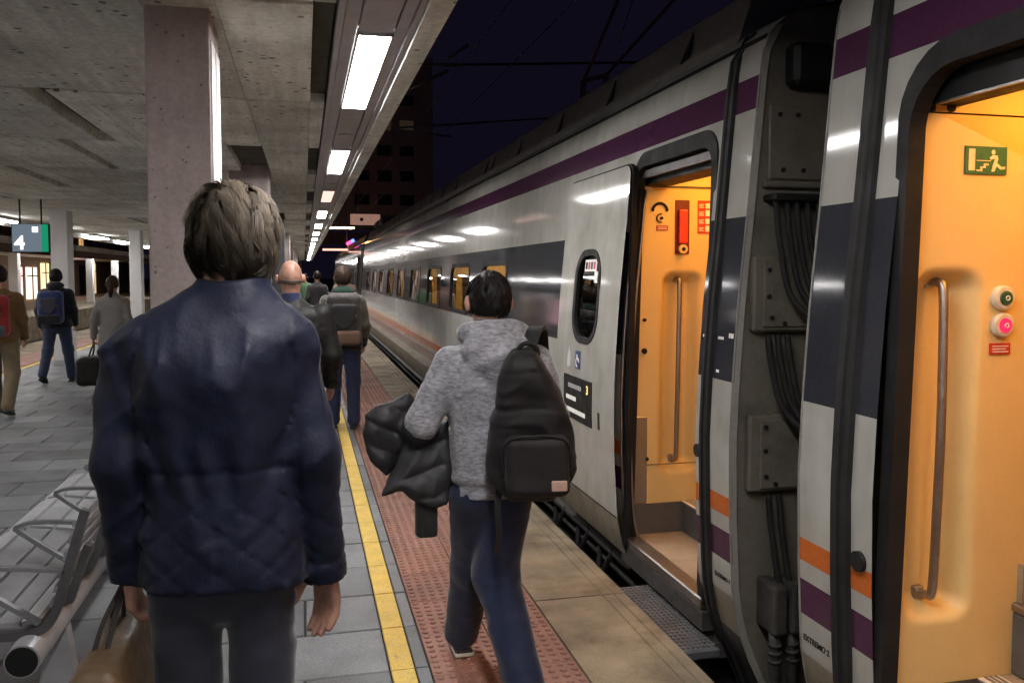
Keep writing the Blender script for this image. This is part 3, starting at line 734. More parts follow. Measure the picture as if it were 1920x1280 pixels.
# step
def step(car, y0, y1):
    s_ = obj('boarding_step', bx(1.60, 1.80, y0, y1, -.10, -.055, bev=.008), pm('step_metal', (.13, .13, .14), .5, metal=.5, var=.2), car)
    bm = BM(); x = 1.625
    while x < 1.79:
        y = y0 + .03
        while y < y1 - .02:
            box(bm, x, x + .013, y, y + .018, -.056, -.050); y += .034
        x += .024
    o = obj('tread_studs', bm, 'darkin', s_); o['kind'] = 'stuff'
step(fc, 3.42, 4.24)
obj('step_bracket', bx(1.80, 1.95, 3.5, 4.2, -.14, -.07), 'under', fc)
# corner skirt below the end
obj('corner_skirt', strip(BM(), 3.26, 3.45, -.42, .06, .002, .03, 10), 'under', fc)
# underframe equipment
rr = random.Random(11); y = 4.7
while y < 27:
    w = rr.uniform(.5, 1.6); zz = rr.uniform(-.5, -.3)
    obj('underframe_box', bx(1.92 + rr.uniform(0, .1), 2.5, y, y + w, zz - .25, -.18, bev=.02), 'under', fc); y += w + rr.uniform(.08, .4)
for z, x, r_ in ((-.10, 1.86, .035), (-.22, 1.89, .022), (-.30, 1.84, .018)):
    obj('underframe_pipe', tb([(x, 4.6, z), (x, 27, z)], r_, 8), 'under', fc)
for y in (4.9, 5.35, 5.9): obj('hose', tb(bez([(1.84, y, -.08), (1.80, y + .1, -.25), (1.83, y + .25, -.32), (1.87, y + .33, -.15)], 6), .018, 7), 'rub', fc)
obj('lower_skirt', strip(BM(), 5.7, 27.7, -.34, -.18, -.06, .02, 4), 'under', fc)

# ---- near car
nc = empty('train_car', 'white train car with exit sign and red lit door button in its orange vestibule', 'train', (3.2, -1.0, -.78))
NY1 = 2.745; NA, NB = 1.17, 2.325
shell(nc, -12.0, NY1, [(NA, NB, .02, 2.30, .20)], (-11.5, 1.9))
obj('door_frame', ring(rrect(NA - .02, NB + .02, .0, 2.32, .21), rrect(NA + .05, NB - .035, .06, 2.235, .16), .010, .05), 'rub', nc)
obj('door_lintel', bx(1.905, 2.02, NA + .02, NB - .01, 2.15, 2.315), 'blk', nc)
obj('lintel_edge', bx(1.90, 1.91, NA + .05, NB - .04, 2.143, 2.15), 'steel', nc)
vestibule(nc, 1.05, 2.318, 1.975, .565, 1.60, NA, NB, .058)
obj('threshold', bx(1.775, 1.865, NA, NB, .06, .115, bev=.006), 'steel', nc)
obj('sill', bx(1.772, 1.86, NA - .03, NB + .03, -.03, .058), 'under', nc)
YN = 2.316
sgn = obj('exit_sign', bx(2.043, 2.20, YN - .004, YN + .002, 1.94, 2.028), 'green', nc)
def flat(pts, nm='pictogram'):
    bm = BM(); prism(bm, [(2.043 + u*.157, YN - .0042, 1.94 + v*.088) for u, v in pts], (0, -.0012, 0)); obj(nm, bm, pm('sign_pale', (.72, .66, .42), .5), sgn)
flat([(.07, .12), (.22, .12), (.22, .90), (.07, .90)]); flat([(.26, .47), (.60, .47), (.60, .50), (.26, .50)])
flat([(.26, .10), (.40, .10), (.40, .22), (.48, .22), (.48, .32), (.55, .32), (.55, .38), (.43, .38), (.43, .28), (.35, .28), (.35, .16), (.26, .16)])
flat([(.66 + .045*math.cos(t), .80 + .09*math.sin(t)) for t in [2*PI*k/10 for k in range(10)]])
flat([(.66, .70), (.76, .68), (.78, .55), (.75, .42), (.86, .28), (.95, .30), (.95, .20), (.84, .18), (.74, .30), (.69, .10), (.62, .10), (.65, .32), (.68, .46), (.70, .58), (.60, .52), (.57, .60)])
for z, m, nm in ((1.545, pm('button_green', (.02, .09, .05), .4), 'door_button'), (1.457, emat('button_lit', (1., .03, .11), .55), 'door_button')):
    bm = BM(); tube(bm, [(2.197, YN + .01, z), (2.197, YN - .016, z), (2.197, YN - .021, z)], [.040, .040, .034], 22); b_ = obj(nm, bm, pm('button_ring', (.62, .58, .48), .4), nc)
    bm = BM(); tube(bm, [(2.197, YN - .0215, z), (2.197, YN - .028, z)], [.024, .021], 18); obj('button_cap', bm, m, b_)
    bm = BM(); tube(bm, [(2.197 + .007*math.cos(2*PI*k/10), YN - .029, z + .007*math.sin(2*PI*k/10)) for k in range(11)], .0022, 5); obj('button_symbol', bm, 'signw', b_)
t_ = obj('red_notice', bx(2.158, 2.236, YN - .004, YN + .002, 1.362, 1.398), 'red', nc)
for q in range(3): obj('print_line', bx(2.165, 2.228 - .01*(q % 2), YN - .0052, YN - .004, 1.369 + .009*q, 1.372 + .009*q), 'signw', t_)
bm = BM(); tube(bm, [(1.985, YN - .006, 2.145), (1.985, YN + .01, 2.145)], .016, 12); obj('screw', bm, 'blk', nc)
obj('litter_bin', bx(2.285, 2.6, YN - .10, YN + .01, .285, .50, bev=.01), 'darkin', nc); obj('bin_top', bx(2.28, 2.6, YN - .11, YN + .012, .50, .53, bev=.006), 'steel', nc)
obj('bin_panel', bx(2.30, 2.6, YN - .02, YN + .01, .53, .66), 'floorin', nc)
obj('corner_rubber', strip(BM(), 2.43, 2.535, -.35, 2.68, .016, .02), 'rub', nc)
obj('rubber_rib', strip(BM(), 2.47, 2.495, -.33, 2.67, .024, .012), 'blk', nc)
end_wall(nc, NY1 - .01, 1)
obj('end_border', strip(BM(), NY1 - .02, NY1 + .004, -.15, 2.66, .005, .03), 'roofg', nc)
bm = BM(); tube(bm, [(PX(.69) - .014, 2.385, .69), (PX(.69) + .01, 2.385, .69)], .034, 18); obj('coach_lock', bm, 'blk', nc)
side_text('EXTREMO 2', .030, 2.64, .30, nc)
obj('corner_skirt', strip(BM(), 2.54, 2.74, -.42, .10, .002, .03, 10), 'under', nc)
step(nc, 1.2, 2.2)
leaf(nc, .03, 1.15, -1)
rr = random.Random(5); y = -4
while y < 1.0:
    w = rr.uniform(.5, 1.2); obj('underframe_box', bx(1.95, 2.5, y, y + w, -.7, -.18, bev=.02), 'under', nc); y += w + .2
# ---- gangway between the cars (belongs to far car end)
obj('gangway_bellows', bx(2.55, 3.85, NY1 + .02, 3.23, -.3, 2.45, bev=.05), 'rub', fc)
# ---- third car
tc = empty('train_car', 'last white train car beyond the next gap, far along the platform', 'train', (3.2, 28.3, -.78))
w3 = [(31.2 + 2.1*k, 32.45 + 2.1*k, 1.20, 1.72, .10) for k in range(9)]
shell(tc, 28.3, 52.8, [(28.65, 29.6, .02, 2.275, .14)], (28.7, 52.4), w3)
end_wall(tc, 28.312, -1); end_wall(fc, 27.79, 1)
obj('corner_rubber', strip(BM(), 28.42, 28.52, -.35, 2.68, .016, .02), 'rub', tc); obj('corner_rubber', strip(BM(), 27.5, 27.6, -.35, 2.68, .016, .02), 'rub', fc)
for a, b, c, d_, r in w3:
    w = obj('window', ring(rrect(a - .03, b + .03, c - .03, d_ + .03, r + .02), rrect(a + .015, b - .015, c + .015, d_ - .015, r - .01), .004, .03), 'rub', tc); obj('pane', sheet(rrect(a, b, c, d_, r), .014), 'pane', w)
obj('saloon_wall', bx(XR - .25, XR - .2, 30.3, 52.5, -.1, 2.4), MATS['saloon_beige'], tc); obj('saloon_light', bx(3.0, 3.2, 30.5, 52.4, 2.325, 2.348), 'warm2', tc)
obj('saloon_ceiling', bx(1.95, XR - .2, 30.3, 52.5, 2.35, 2.4), 'cream', tc); obj('saloon_bulkhead', bx(1.88, XR - .2, 30.25, 30.30, -.1, 2.4), 'cream', tc)
vestibule(tc, 28.55, 29.64, 2.115, .53, 1.60, 28.65, 29.6)
obj('door_frame', ring(rrect(28.63, 29.62, .0, 2.295, .15), rrect(28.68, 29.58, .06, 2.215, .11), .008, .20), 'rub', tc)
leaf(tc, 29.6, 30.75, 1)
obj('lower_skirt', strip(BM(), 28.4, 52.7, -.34, -.18, -.06, .02, 4), 'under', tc); obj('underframe_box', bx(1.95, 2.6, 29.5, 51, -.75, -.18, bev=.02), 'under', tc)
# roof equipment on far car
for y in (24.0, 25.4): obj('roof_unit', bx(2.1, 3.6, y, y + 1.0, 3.0, 3.22, bev=.05), 'roofg', fc)

# ------------------------------------------------------------------ background: right and above
bd = empty('dark_building', 'dark high facade with rows of black windows beyond the end of the train', 'building', (3, 62, -1))
obj('wall', bx(-9, 9.2, 62, 70, 5.2, 17.2), 'dwall', bd)
for z in (6.6, 8.3, 10.1, 11.9, 13.7):
    for k in range(9): obj('window', bx(-6 + 1.6*k, -5.0 + 1.6*k, 61.96, 62.02, z, z + .75), emat('faint_window', (.9, .55, .4), .010) if (k * 7 + int(z * 10)) % 7 == 0 else 'dwin', bd)
bp = empty('tunnel_portal', 'dark concrete wall with tunnel mouth at the end of the tracks', 'wall', (0, 74, -1))
obj('lintel', bx(-12, 12, 74, 75, 4.2, 5.2), 'dwall', bp); obj('pier', bx(-1.6, -.2, 74, 75, -1, 4.2), 'dwall', bp); obj('pier', bx(7, 12, 74, 75, -1, 4.2), 'dwall', bp); obj('pier', bx(-12, -11, 74, 75, -1, 4.2), 'dwall', bp)
a = at_y(657, 401, 34); b = at_y(712, 422, 34)
sb = empty('signal_box', 'pinkish rectangular board with dark round hole hanging over the train', 'signal', (a.x, 34, b.z))
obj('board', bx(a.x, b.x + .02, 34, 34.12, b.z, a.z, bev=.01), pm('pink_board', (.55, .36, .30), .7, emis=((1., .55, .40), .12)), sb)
bm = BM(); tube(bm, [((a.x*.62 + b.x*.38), 33.97, (a.z + b.z)/2), ((a.x*.62 + b.x*.38), 34.0, (a.z + b.z)/2)], .07, 14); obj('hole', bm, 'blk', sb)
obj('grey_end', bx(b.x + .02, b.x + 1.3, 34.02, 34.1, b.z + .03, a.z - .03), 'roofg', sb)
obj('hanger', tb([(a.x + .3, 34.06, a.z), (a.x + .3, 34.06, 6.2)], .03), 'wire', sb)
a = at_y(605, 466, 40); b = at_y(660, 470, 40)
bl = tag(obj('beam_light', bx(a.x, b.x, 40, 40.2, b.z, a.z, bev=.01), emat('pink_tube', (1., .50, .38), .75)), 'long pinkish light bar across the end of the tracks', 'lamp')
a = at_y(650, 458, 38); b = at_y(664, 450, 38)
sl = empty('signal_lamp', 'small red and blue signal light above the far end of the train', 'signal', tuple(a))
obj('red_lamp', tb([tuple(a), tuple(a.lerp(b, .6))], .07, 8), emat('signal_red', (1., .05, .16), 2.2), sl); obj('blue_lamp', tb([tuple(a.lerp(b, .65)), tuple(b)], .07, 8), emat('signal_blue', (.08, .15, 1.), 2.2), sl)
obj('bracket', tb([tuple(a), (a.x, a.y + .2, 6.2)], .025), 'wire', sl)
# catenary: dark masts, pale cantilevers and wires
for i, (y, pts, lab) in enumerate(((21.5, [((735, 241), (915, 229)), ((735, 243), (845, 256)), ((735, 236), (735, 262))], 'catenary mast with long thin pale cantilever arms over the train roof'),
        (13.5, [((790, 122), (862, 122)), ((770, 165), (840, 133)), ((840, 110), (878, 85))], 'catenary mast with short pale bracket above the light trough edge'))):
    t = empty('catenary_mast', lab, 'mast', (9.5, y, -.95)); top = None
    for (p, q) in pts:
        A_, B_ = at_y(*p, y), at_y(*q, y); obj('cantilever', tb([tuple(A_), tuple(B_)], .028, 6), 'wire', t); top = top or (A_, B_)
    B_ = top[1]; obj('far_arm', tb([tuple(B_), (9.5, y, B_.z + .5)], .02, 6), 'blk', t)
    obj('post', [bm := BM(), box(bm, 9.42, 9.47, y, y + .2, -.95, B_.z + 1.2), box(bm, 9.6, 9.65, y, y + .2, -.95, B_.z + 1.2)][0], 'blk', t)
    for k in range(12): obj('lacing', tb([(9.45, y + .1, -.4 + .7*k), (9.62, y + .1, -.05 + .7*k)], .012, 5), 'blk', t)
for z, lab in ((4.9, 'thin lower contact wire above the train roof'), (5.9, 'thin upper catenary wire above the train roof')):
    tag(obj('overhead_wire', tb([(3.2, -5, z), (3.2, 70, z)], .008, 5), 'wire'), lab, 'wire')
pg = empty('pantograph', 'thin rusty rods rising from the train roof against the dark sky', 'pantograph', (2.9, 8.0, 2.84))
P0 = at_y(1094, 152, 8.0); P1 = at_y(1172, -30, 8.0); P2 = at_y(1136, 142, 8.0); P3 = at_y(1300, -40, 8.0)
for p, q, r_ in ((P0, P1, .018), (P2, P3, .018), (P0, P2, .022), (P0, Vector((P0.x - .02, P0.y, 2.80)), .03), (P2, Vector((P2.x + .02, P2.y, 2.80)), .03), (at_y(1160, 80, 8.0), at_y(1190, -10, 8.0), .006)): obj('rod', tb([tuple(p), tuple(q)], r_, 6), 'rust', pg)
# added warm lamp over the track at far end, lightens the dark facade
wl_ = empty('added_warm_lamp', 'added warm orange lamp above the roof of the far train cars', 'lamp', (2.0, 46, 4.0))
obj('diffuser', bx(1.2, 2.6, 46, 46.15, 4.05, 4.12), emat('added_lamp_glow', (1., .45, .15), 30.), wl_); obj('housing', bx(1.15, 2.65, 45.98, 46.17, 4.12, 4.22), 'blk', wl_); obj('hanger', tb([(1.9, 46.08, 4.22), (1.9, 46.08, 6.2)], .02), 'wire', wl_)

# ------------------------------------------------------------------ background: opposite platform on the left
struct('far_platform', bx(-17, -10.3, -2, 90, -.95, 0.0, bev=.02), 'kerb')
fcn = empty('far_canopy', 'low concrete canopy with lamps over the opposite platform', 'canopy', (-13.5, 40, 2.7))
obj('slab', bx(-17, -10.6, 8, 90, 2.75, 3.05, bev=.02), 'conc', fcn); obj('beam', bx(-10.75, -10.55, 8, 90, 2.45, 2.76), pm('beam_brown', (.20, .15, .115), .8), fcn)
ul = ['first', 'second', 'third', 'fourth', 'fifth', 'sixth', 'seventh']
for k in range(7):
    y = 20 + 6.5*k; t = empty('far_column', 'pale column, ' + ul[k] + ' of the row on the opposite platform', 'column', (-11.8, y, 0)); obj('shaft', bx(-11.95, -11.6, y, y + .4, -.01, 2.76, bev=.01), MATS['column_lamplit'], t)
    obj('base_strip', bx(-11.96, -11.59, y - .01, y + .41, 0, .1), 'trough', t)
for k in range(9):
    y = 16 + 6.0*k; t = empty('far_lamp', 'white tube lamp under the canopy of the opposite platform', 'lamp', (-11.2, y, 2.7), group='tube lamps of the opposite platform')
    obj('diffuser', bx(-11.25, -11.1, y, y + 1.7, 2.66, 2.70), 'lamp', t); obj('lamp_housing', bx(-11.28, -11.07, y - .02, y + 1.72, 2.70, 2.752), 'trough', t)
sb_ = empty('station_building', 'brown station building with warm lit doors behind the opposite platform', 'building', (-17, 40, 0))
obj('wall', bx(-17.6, -17.2, -2, 95, -.9, 9.), 'wood', sb_)
rr = random.Random(4)
for k in range(20):
    y = 14 + 3.3*k + rr.uniform(-.4, .4); w_ = rr.uniform(.9, 2.2); h_ = rr.choice((2.1, 2.4, 2.4, 2.6)); st = rr.choice((0, .35, .8, 1.3, 1.8))
    m_ = 'dwin' if st == 0 else emat('lit_window_%d' % k, (1., rr.uniform(.5, .85), rr.uniform(.22, .6)), st)
    w = obj('window', bx(-17.22, -17.12, y, y + w_, .05, h_), m_, sb_)
    obj('mullion', bx(-17.12, -17.06, y + w_*.48, y + w_*.48 + .07, .05, h_), 'blk', w); obj('transom', bx(-17.12, -17.07, y, y + w_, h_*.72, h_*.72 + .07), 'blk', w)
    w = obj('upper_window', bx(-17.21, -17.15, y + .2, y + 1.4, 3.6, 5.0), emat('upper_lit', (1., .55, .22), .3) if rr.random() < .4 else 'dwin', sb_)
    obj('mullion', bx(-17.15, -17.12, y + .82, y + .88, 3.6, 5.0), 'blk', w)
t = empty('far_sign', 'small green and white hanging sign on the opposite platform', 'sign', (-10.9, 33, 2.1)); obj('board', bx(-11.3, -10.5, 33, 33.08, 1.95, 2.3), 'greenl', t); obj('white_field', bx(-11.0, -10.52, 32.985, 33.0, 1.98, 2.27), 'whitel', t)
for q in (-11.2, -10.6): obj('hanger', tb([(q, 33.04, 2.3), (q, 33.04, 2.76)], .015), 'blk', t)
t = empty('platform_clock', 'round white lit clock over the opposite platform', 'clock', (-11.3, 27, 2.2)); bm = BM(); tube(bm, [(-11.3, 27, 2.2), (-11.3, 27.1, 2.2)], .3, 24); obj('face', bm, emat('clock_face', (1., .93, .85), 1.3), t)
obj('hanger', tb([(-11.3, 27.05, 2.5), (-11.3, 27.05, 2.76)], .02), 'blk', t)
for k, dy in enumerate((0, .35)): obj('hand', tb([(-11.3, 26.99, 2.2), (-11.3 + (.1 if k else .02), 26.99, 2.2 + (.12 if k else .22))], .01, 5), 'blk', t)

# ------------------------------------------------------------------ bench
bn = empty('bench', 'aluminium slatted bench with armrests and tube beam at the left of the platform', 'bench', (-.95, 4.0, 0))
B0, B1 = 3.18, 5.44
def arc_prof(pts): return [tuple(p) for p in bez([(x, 0, z) for x, z in pts], 6)]
seatp = [(-1.36, .405), (-1.30, .44), (-1.15, .425), (-1.0, .405), (-.90, .42)]
backp = [(-.865, .46), (-.835, .56), (-.80, .68), (-.77, .79)]
def slat(p, q, y0, y1, nm, mt, th=.018):
    (xa, za), (xb, zb) = p, q; d = Vector((xb - xa, 0, zb - za)); nrm = Vector((-d.z, 0, d.x)).normalized() * th
    bm = pr([(xa, y0, za), (xb, y0, zb), (xb + nrm.x, y0, zb + nrm.z), (xa + nrm.x, y0, za + nrm.z)], (0, y1 - y0, 0)); return obj(nm, bm, mt, bn)
def sample(pts, t):
    P = bez([(x, 0, z) for x, z in pts], 10); k = min(int(t * (len(P) - 1)), len(P) - 2); u = t*(len(P)-1) - k; v = P[k].lerp(P[k+1], u); return (v.x, v.z)
nseat = 4; sl_ = (B1 - B0) / nseat
for s in range(nseat):
    ya, yb = B0 + s*sl_ + .02, B0 + (s+1)*sl_ - .02
    for k in range(6): slat(sample(seatp, k/6 + .006), sample(seatp, (k+1)/6 - .016), ya, yb, 'seat_slat', 'alu')
    for k in range(6): slat(sample(backp, k/6 + .02), sample(backp, (k+1)/6 - .07), ya, yb, 'back_slat', 'alu', .014)
def ribbon(pts, y, w, th, nm, mt):
    P = bez([(x, 0, z) for x, z in pts], 8); bm = BM(); fr = frames(P); rg = []
    for p, (t, u, v) in zip(P, fr):
        nn = Vector((-t.z, 0, t.x)); rg.append([bm.verts.new(q) for q in (p + nn*th/2 + Vector((0, y - w/2, 0)), p + nn*th/2 + Vector((0, y + w/2, 0)), p - nn*th/2 + Vector((0, y + w/2, 0)), p - nn*th/2 + Vector((0, y - w/2, 0)))])
    for a, b in zip(rg, rg[1:]):
        for k in range(4): bm.faces.new((a[k], a[(k+1) % 4], b[(k+1) % 4], b[k]))
    bm.faces.new(rg[0]); bm.faces.new(rg[-1][::-1]); bmesh.ops.recalc_face_normals(bm, faces=bm.faces); return obj(nm, bm, mt, bn)
for s in range(nseat + 1):
    y = B0 + s*sl_
    ribbon([(-1.38, .385), (-1.30, .425), (-1.15, .408), (-1.0, .388), (-.89, .405), (-.845, .47), (-.815, .57), (-.78, .69), (-.745, .81)], y, .028, .030, 'side_frame', 'aludark')
    ribbon([(-1.14, .610), (-1.08, .625), (-.96, .620), (-.815, .60)], y, .028, .013, 'armrest', 'benchgrey')
    ribbon([(-1.14, .607), (-1.07, .55), (-.99, .49), (-.90, .425)], y, .026, .016, 'arm_brace', 'benchgrey')
obj('beam', tb([(-.93, B0 - .10, .335), (-.93, B1 + .10, .335)], .056, 24), 'alu', bn)
obj('beam_cap', tb([(-.93, B0 - .103, .335), (-.93, B0 - .098, .335)], .050, 24), 'blk', bn)
for y in (B0 + .30, B1 - .45):
    obj('leg', pr([(-.965, y, .31), (-.90, y, .31), (-.86, y, .02), (-1.00, y, .02)], (0, .07, 0)), 'alu', bn); obj('foot_plate', bx(-1.2, -.68, y - .02, y + .09, -.002, .022, bev=.005), 'alu', bn)
for s in range(nseat): 
    y = B0 + (s + .5)*sl_
    obj('back_bracket', pr([(-.93, y - .02, .37), (-.86, y - .02, .39), (-.79, y - .02, .60), (-.815, y - .02, .61), (-.875, y - .02, .45)], (0, .04, 0)), 'aludark', bn)
# ------------------------------------------------------------------ figures: smooth distance fields turned into meshes
def _hash(i, j, k, seed):
    h = (i.astype(np.int64) * 374761393 + j.astype(np.int64) * 668265263 + k.astype(np.int64) * 2147483647 + seed * 974634777) & 0xffffffff
    h = ((h ^ (h >> 13)) * 1274126177) & 0xffffffff; h = h ^ (h >> 16); return (h & 0xffff).astype(np.float32) / 32767.5 - 1
def vnoise(P, seed=0):
    I = np.floor(P).astype(np.int32); f = (P - I).astype(np.float32); f = f * f * (3 - 2 * f); r = 0
    for a in (0, 1):
        for b in (0, 1):
            for c in (0, 1):
                w = (f[:, 0] if a else 1 - f[:, 0]) * (f[:, 1] if b else 1 - f[:, 1]) * (f[:, 2] if c else 1 - f[:, 2])
                r = r + w * _hash(I[:, 0] + a, I[:, 1] + b, I[:, 2] + c, seed)
    return r
def fbm(P, seed=0, oct=2):
    r = 0; a = 1.
    for o in range(oct): r = r + a * vnoise(P * (2.03 ** o), seed + o * 7); a *= .5
    return r
def ridge(P, seed=0): return 1 - 2 * np.abs(vnoise(P, seed))
def smin(a, b, k):
    h = np.clip(.5 + .5 * (b - a) / k, 0, 1); return b + (a - b) * h - k * h * (1 - h)
def smax(a, b, k): return -smin(-a, -b, k)
def cap(P, a, b, ra, rb, flat=None):
    a = np.array(a, np.float32); b = np.array(b, np.float32); ab = b - a
    t = np.clip(((P - a) @ ab) / max(float(ab @ ab), 1e-9), 0, 1)[:, None]; d = P - a - t * ab
    if flat is not None: d = d * np.array(flat, np.float32)
    return np.sqrt((d * d).sum(1)) - (ra + (rb - ra) * t[:, 0])
def chain(P, pts, rad, k=.02, flat=None):
    d = None
    for i in range(len(pts) - 1):
        q = cap(P, pts[i], pts[i+1], rad[i], rad[i+1], flat); d = q if d is None else smin(d, q, k)
    return d
def rotz_(P, c, a):
    c = np.array(c, np.float32); Q = P - c; ca, sa = math.cos(a), math.sin(a)
    return np.stack([Q[:, 0]*ca + Q[:, 1]*sa, -Q[:, 0]*sa + Q[:, 1]*ca, Q[:, 2]], 1)
def rot_(P, c, R):
    """R: 3x3 world-from-local"""
    return (P - np.array(c, np.float32)) @ np.array(R, np.float32)
def ell(P, c, r):
    r = np.array(r, np.float32); Q = P - np.array(c, np.float32); k0 = np.sqrt(((Q / r) ** 2).sum(1)); k1 = np.sqrt(((Q / (r * r)) ** 2).sum(1)) + 1e-9
    return k0 * (k0 - 1) / k1
def rbox(P, c, hs, r, R=None):
    Q = (P - np.array(c, np.float32)) if R is None else rot_(P, c, R)
    q = np.abs(Q) - (np.array(hs, np.float32) - r); return np.sqrt((np.maximum(q, 0) ** 2).sum(1)) + np.minimum(q.max(1), 0) - r
def loft(P, keys, n=2.4, pad=.0):
    K = np.array(keys, np.float32); z = P[:, 2]
    zz = np.linspace(K[0, 0], K[-1, 0], 80); cols = []
    for c in range(1, 5):
        v = np.interp(zz, K[:, 0], K[:, c]); 
        for _ in range(5): v[1:-1] = (v[:-2] + 2*v[1:-1] + v[2:]) / 4
        cols.append(np.interp(z, zz, v))
    cx, cy, rx, ry = cols; ax = np.abs(P[:, 0] - cx) / rx; ay = np.abs(P[:, 1] - cy) / ry
    q = (ax ** n + ay ** n + 1e-9) ** (1 / n); d = (q - 1) * np.minimum(rx, ry) * .93
    return smax(smax(d, K[0, 0] - z, .008), z - K[-1, 0], .03) - pad
def surface(fn, lo, hi, h):
    lo = np.array(lo, np.float32); hi = np.array(hi, np.float32); c = 4
    n = (np.ceil((hi - lo) / (h * c)).astype(int) + 1); nf = n * c
    ax = [lo[i] + (np.arange(n[i]) * c + (c - 1) / 2) * h for i in range(3)]
    G = np.stack(np.meshgrid(*ax, indexing='ij'), -1).reshape(-1, 3).astype(np.float32)
    dc = fn(G).reshape(n); near = np.abs(dc) < h * c * 1.9 + .012
    V = np.repeat(np.repeat(np.repeat(dc, c, 0), c, 1), c, 2).astype(np.float32)
    idx = np.argwhere(near); off = np.stack(np.meshgrid(*[np.arange(c)] * 3, indexing='ij'), -1).reshape(-1, 3)
    A = (idx[:, None, :] * c + off[None]).reshape(-1, 3)
    for s in range(0, len(A), 400000):
        a = A[s:s+400000]; V[a[:, 0], a[:, 1], a[:, 2]] = fn((lo + a * h).astype(np.float32))
    V[V == 0] = 1e-6; ins = V < 0
    s = [slice(0, -1), slice(1, None)]
    cnt = sum(ins[s[a], s[b], s[d]].astype(np.int8) for a in (0, 1) for b in (0, 1) for d in (0, 1))
    act = np.argwhere((cnt > 0) & (cnt < 8)); M_ = len(act)
    corner = np.array([(a, b, d) for a in (0, 1) for b in (0, 1) for d in (0, 1)])
    val = np.stack([V[act[:, 0]+a, act[:, 1]+b, act[:, 2]+d] for a, b, d in corner], 1)
    acc = np.zeros((M_, 3), np.float32); num = np.zeros(M_, np.float32)
    for i in range(8):
        for j in range(i + 1, 8):
            if np.abs(corner[i] - corner[j]).sum() != 1: continue
            m = (val[:, i] < 0) != (val[:, j] < 0); t = np.where(m, val[:, i] / np.where(m, val[:, i] - val[:, j], 1), 0)
            acc += np.where(m[:, None], corner[i] + t[:, None] * (corner[j] - corner[i]), 0); num += m
    verts = lo + (act + acc / num[:, None]) * h
    ids = -np.ones(np.array(V.shape), np.int32); ids[act[:, 0], act[:, 1], act[:, 2]] = np.arange(M_)
    quads = []
    for axi in range(3):
        e = [slice(None)] * 3; e2 = [slice(None)] * 3; e[axi] = slice(0, -1); e2[axi] = slice(1, None)
        ch = np.argwhere(ins[tuple(e)] != ins[tuple(e2)]); b, c_ = [(1, 2), (2, 0), (0, 1)][axi]
        ch = ch[(ch[:, b] > 0) & (ch[:, c_] > 0) & (ch[:, 0] < V.shape[0]-1) & (ch[:, 1] < V.shape[1]-1) & (ch[:, 2] < V.shape[2]-1)]
        def at(db, dc_): q = ch.copy(); q[:, b] -= db; q[:, c_] -= dc_; return ids[q[:, 0], q[:, 1], q[:, 2]]
        q = np.stack([at(1, 1), at(0, 1), at(0, 0), at(1, 0)], 1); inside = ins[ch[:, 0], ch[:, 1], ch[:, 2]]
        q[~inside] = q[~inside][:, ::-1]; quads.append(q[(q >= 0).all(1)])
    return verts, np.concatenate(quads)
def sdf(name, fn, lo, hi, h, mats, parent, matfn=None, smooth_it=1):
    V, Q = surface(fn, lo, hi, h)
    me = bpy.data.meshes.new(name); me.vertices.add(len(V)); me.loops.add(len(Q) * 4); me.polygons.add(len(Q))
    me.vertices.foreach_set('co', V.astype(np.float32).ravel()); me.loops.foreach_set('vertex_index', Q.astype(np.int32).ravel())
    me.polygons.foreach_set('loop_start', np.arange(0, len(Q) * 4, 4, dtype=np.int32)); me.polygons.foreach_set('loop_total', np.full(len(Q), 4, np.int32))
    me.update(calc_edges=True)
    o = link(name, me, mats, parent, local=True, smooth=True)
    if matfn is not None:
        me.polygons.foreach_set('material_index', matfn(V[Q].mean(1)).astype(np.int32)); me.update()
    return o

# ---- cloth and skin materials
def cloth(nm, col, rough=.8, sheen=.25, **k): return pm(nm, col, rough, sheen=sheen, spec=.3, **{**dict(var=.12, scale=9, fine=220, fvar=.12, bump=.25, bscale=500), **k})
SKIN = pm('skin', (.44, .235, .165), .5, var=.10, scale=30, fine=200, fvar=.06)
SKIN2 = pm('skin_ruddy', (.33, .175, .125), .5, var=.2, scale=25, fine=90, fvar=.1)
DENIM = cloth('dark_denim', (.0115, .018, .046), .85); JEANS = cloth('blue_jeans', (.035, .05, .095), .85)
def hairmat(nm, dark, light):
    m = bpy.data.materials.new(nm); m.use_nodes = True; nt = m.node_tree; b = nt.nodes['Principled BSDF']; b.inputs['Roughness'].default_value = .55; b.inputs['Specular IOR Level'].default_value = .15
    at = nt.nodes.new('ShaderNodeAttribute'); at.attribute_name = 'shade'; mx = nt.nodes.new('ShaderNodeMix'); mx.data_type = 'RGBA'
    mx.inputs[6].default_value = (*dark, 1); mx.inputs[7].default_value = (*light, 1); nt.links.new(at.outputs['Fac'], mx.inputs[0]); nt.links.new(mx.outputs[2], b.inputs['Base Color']); return m
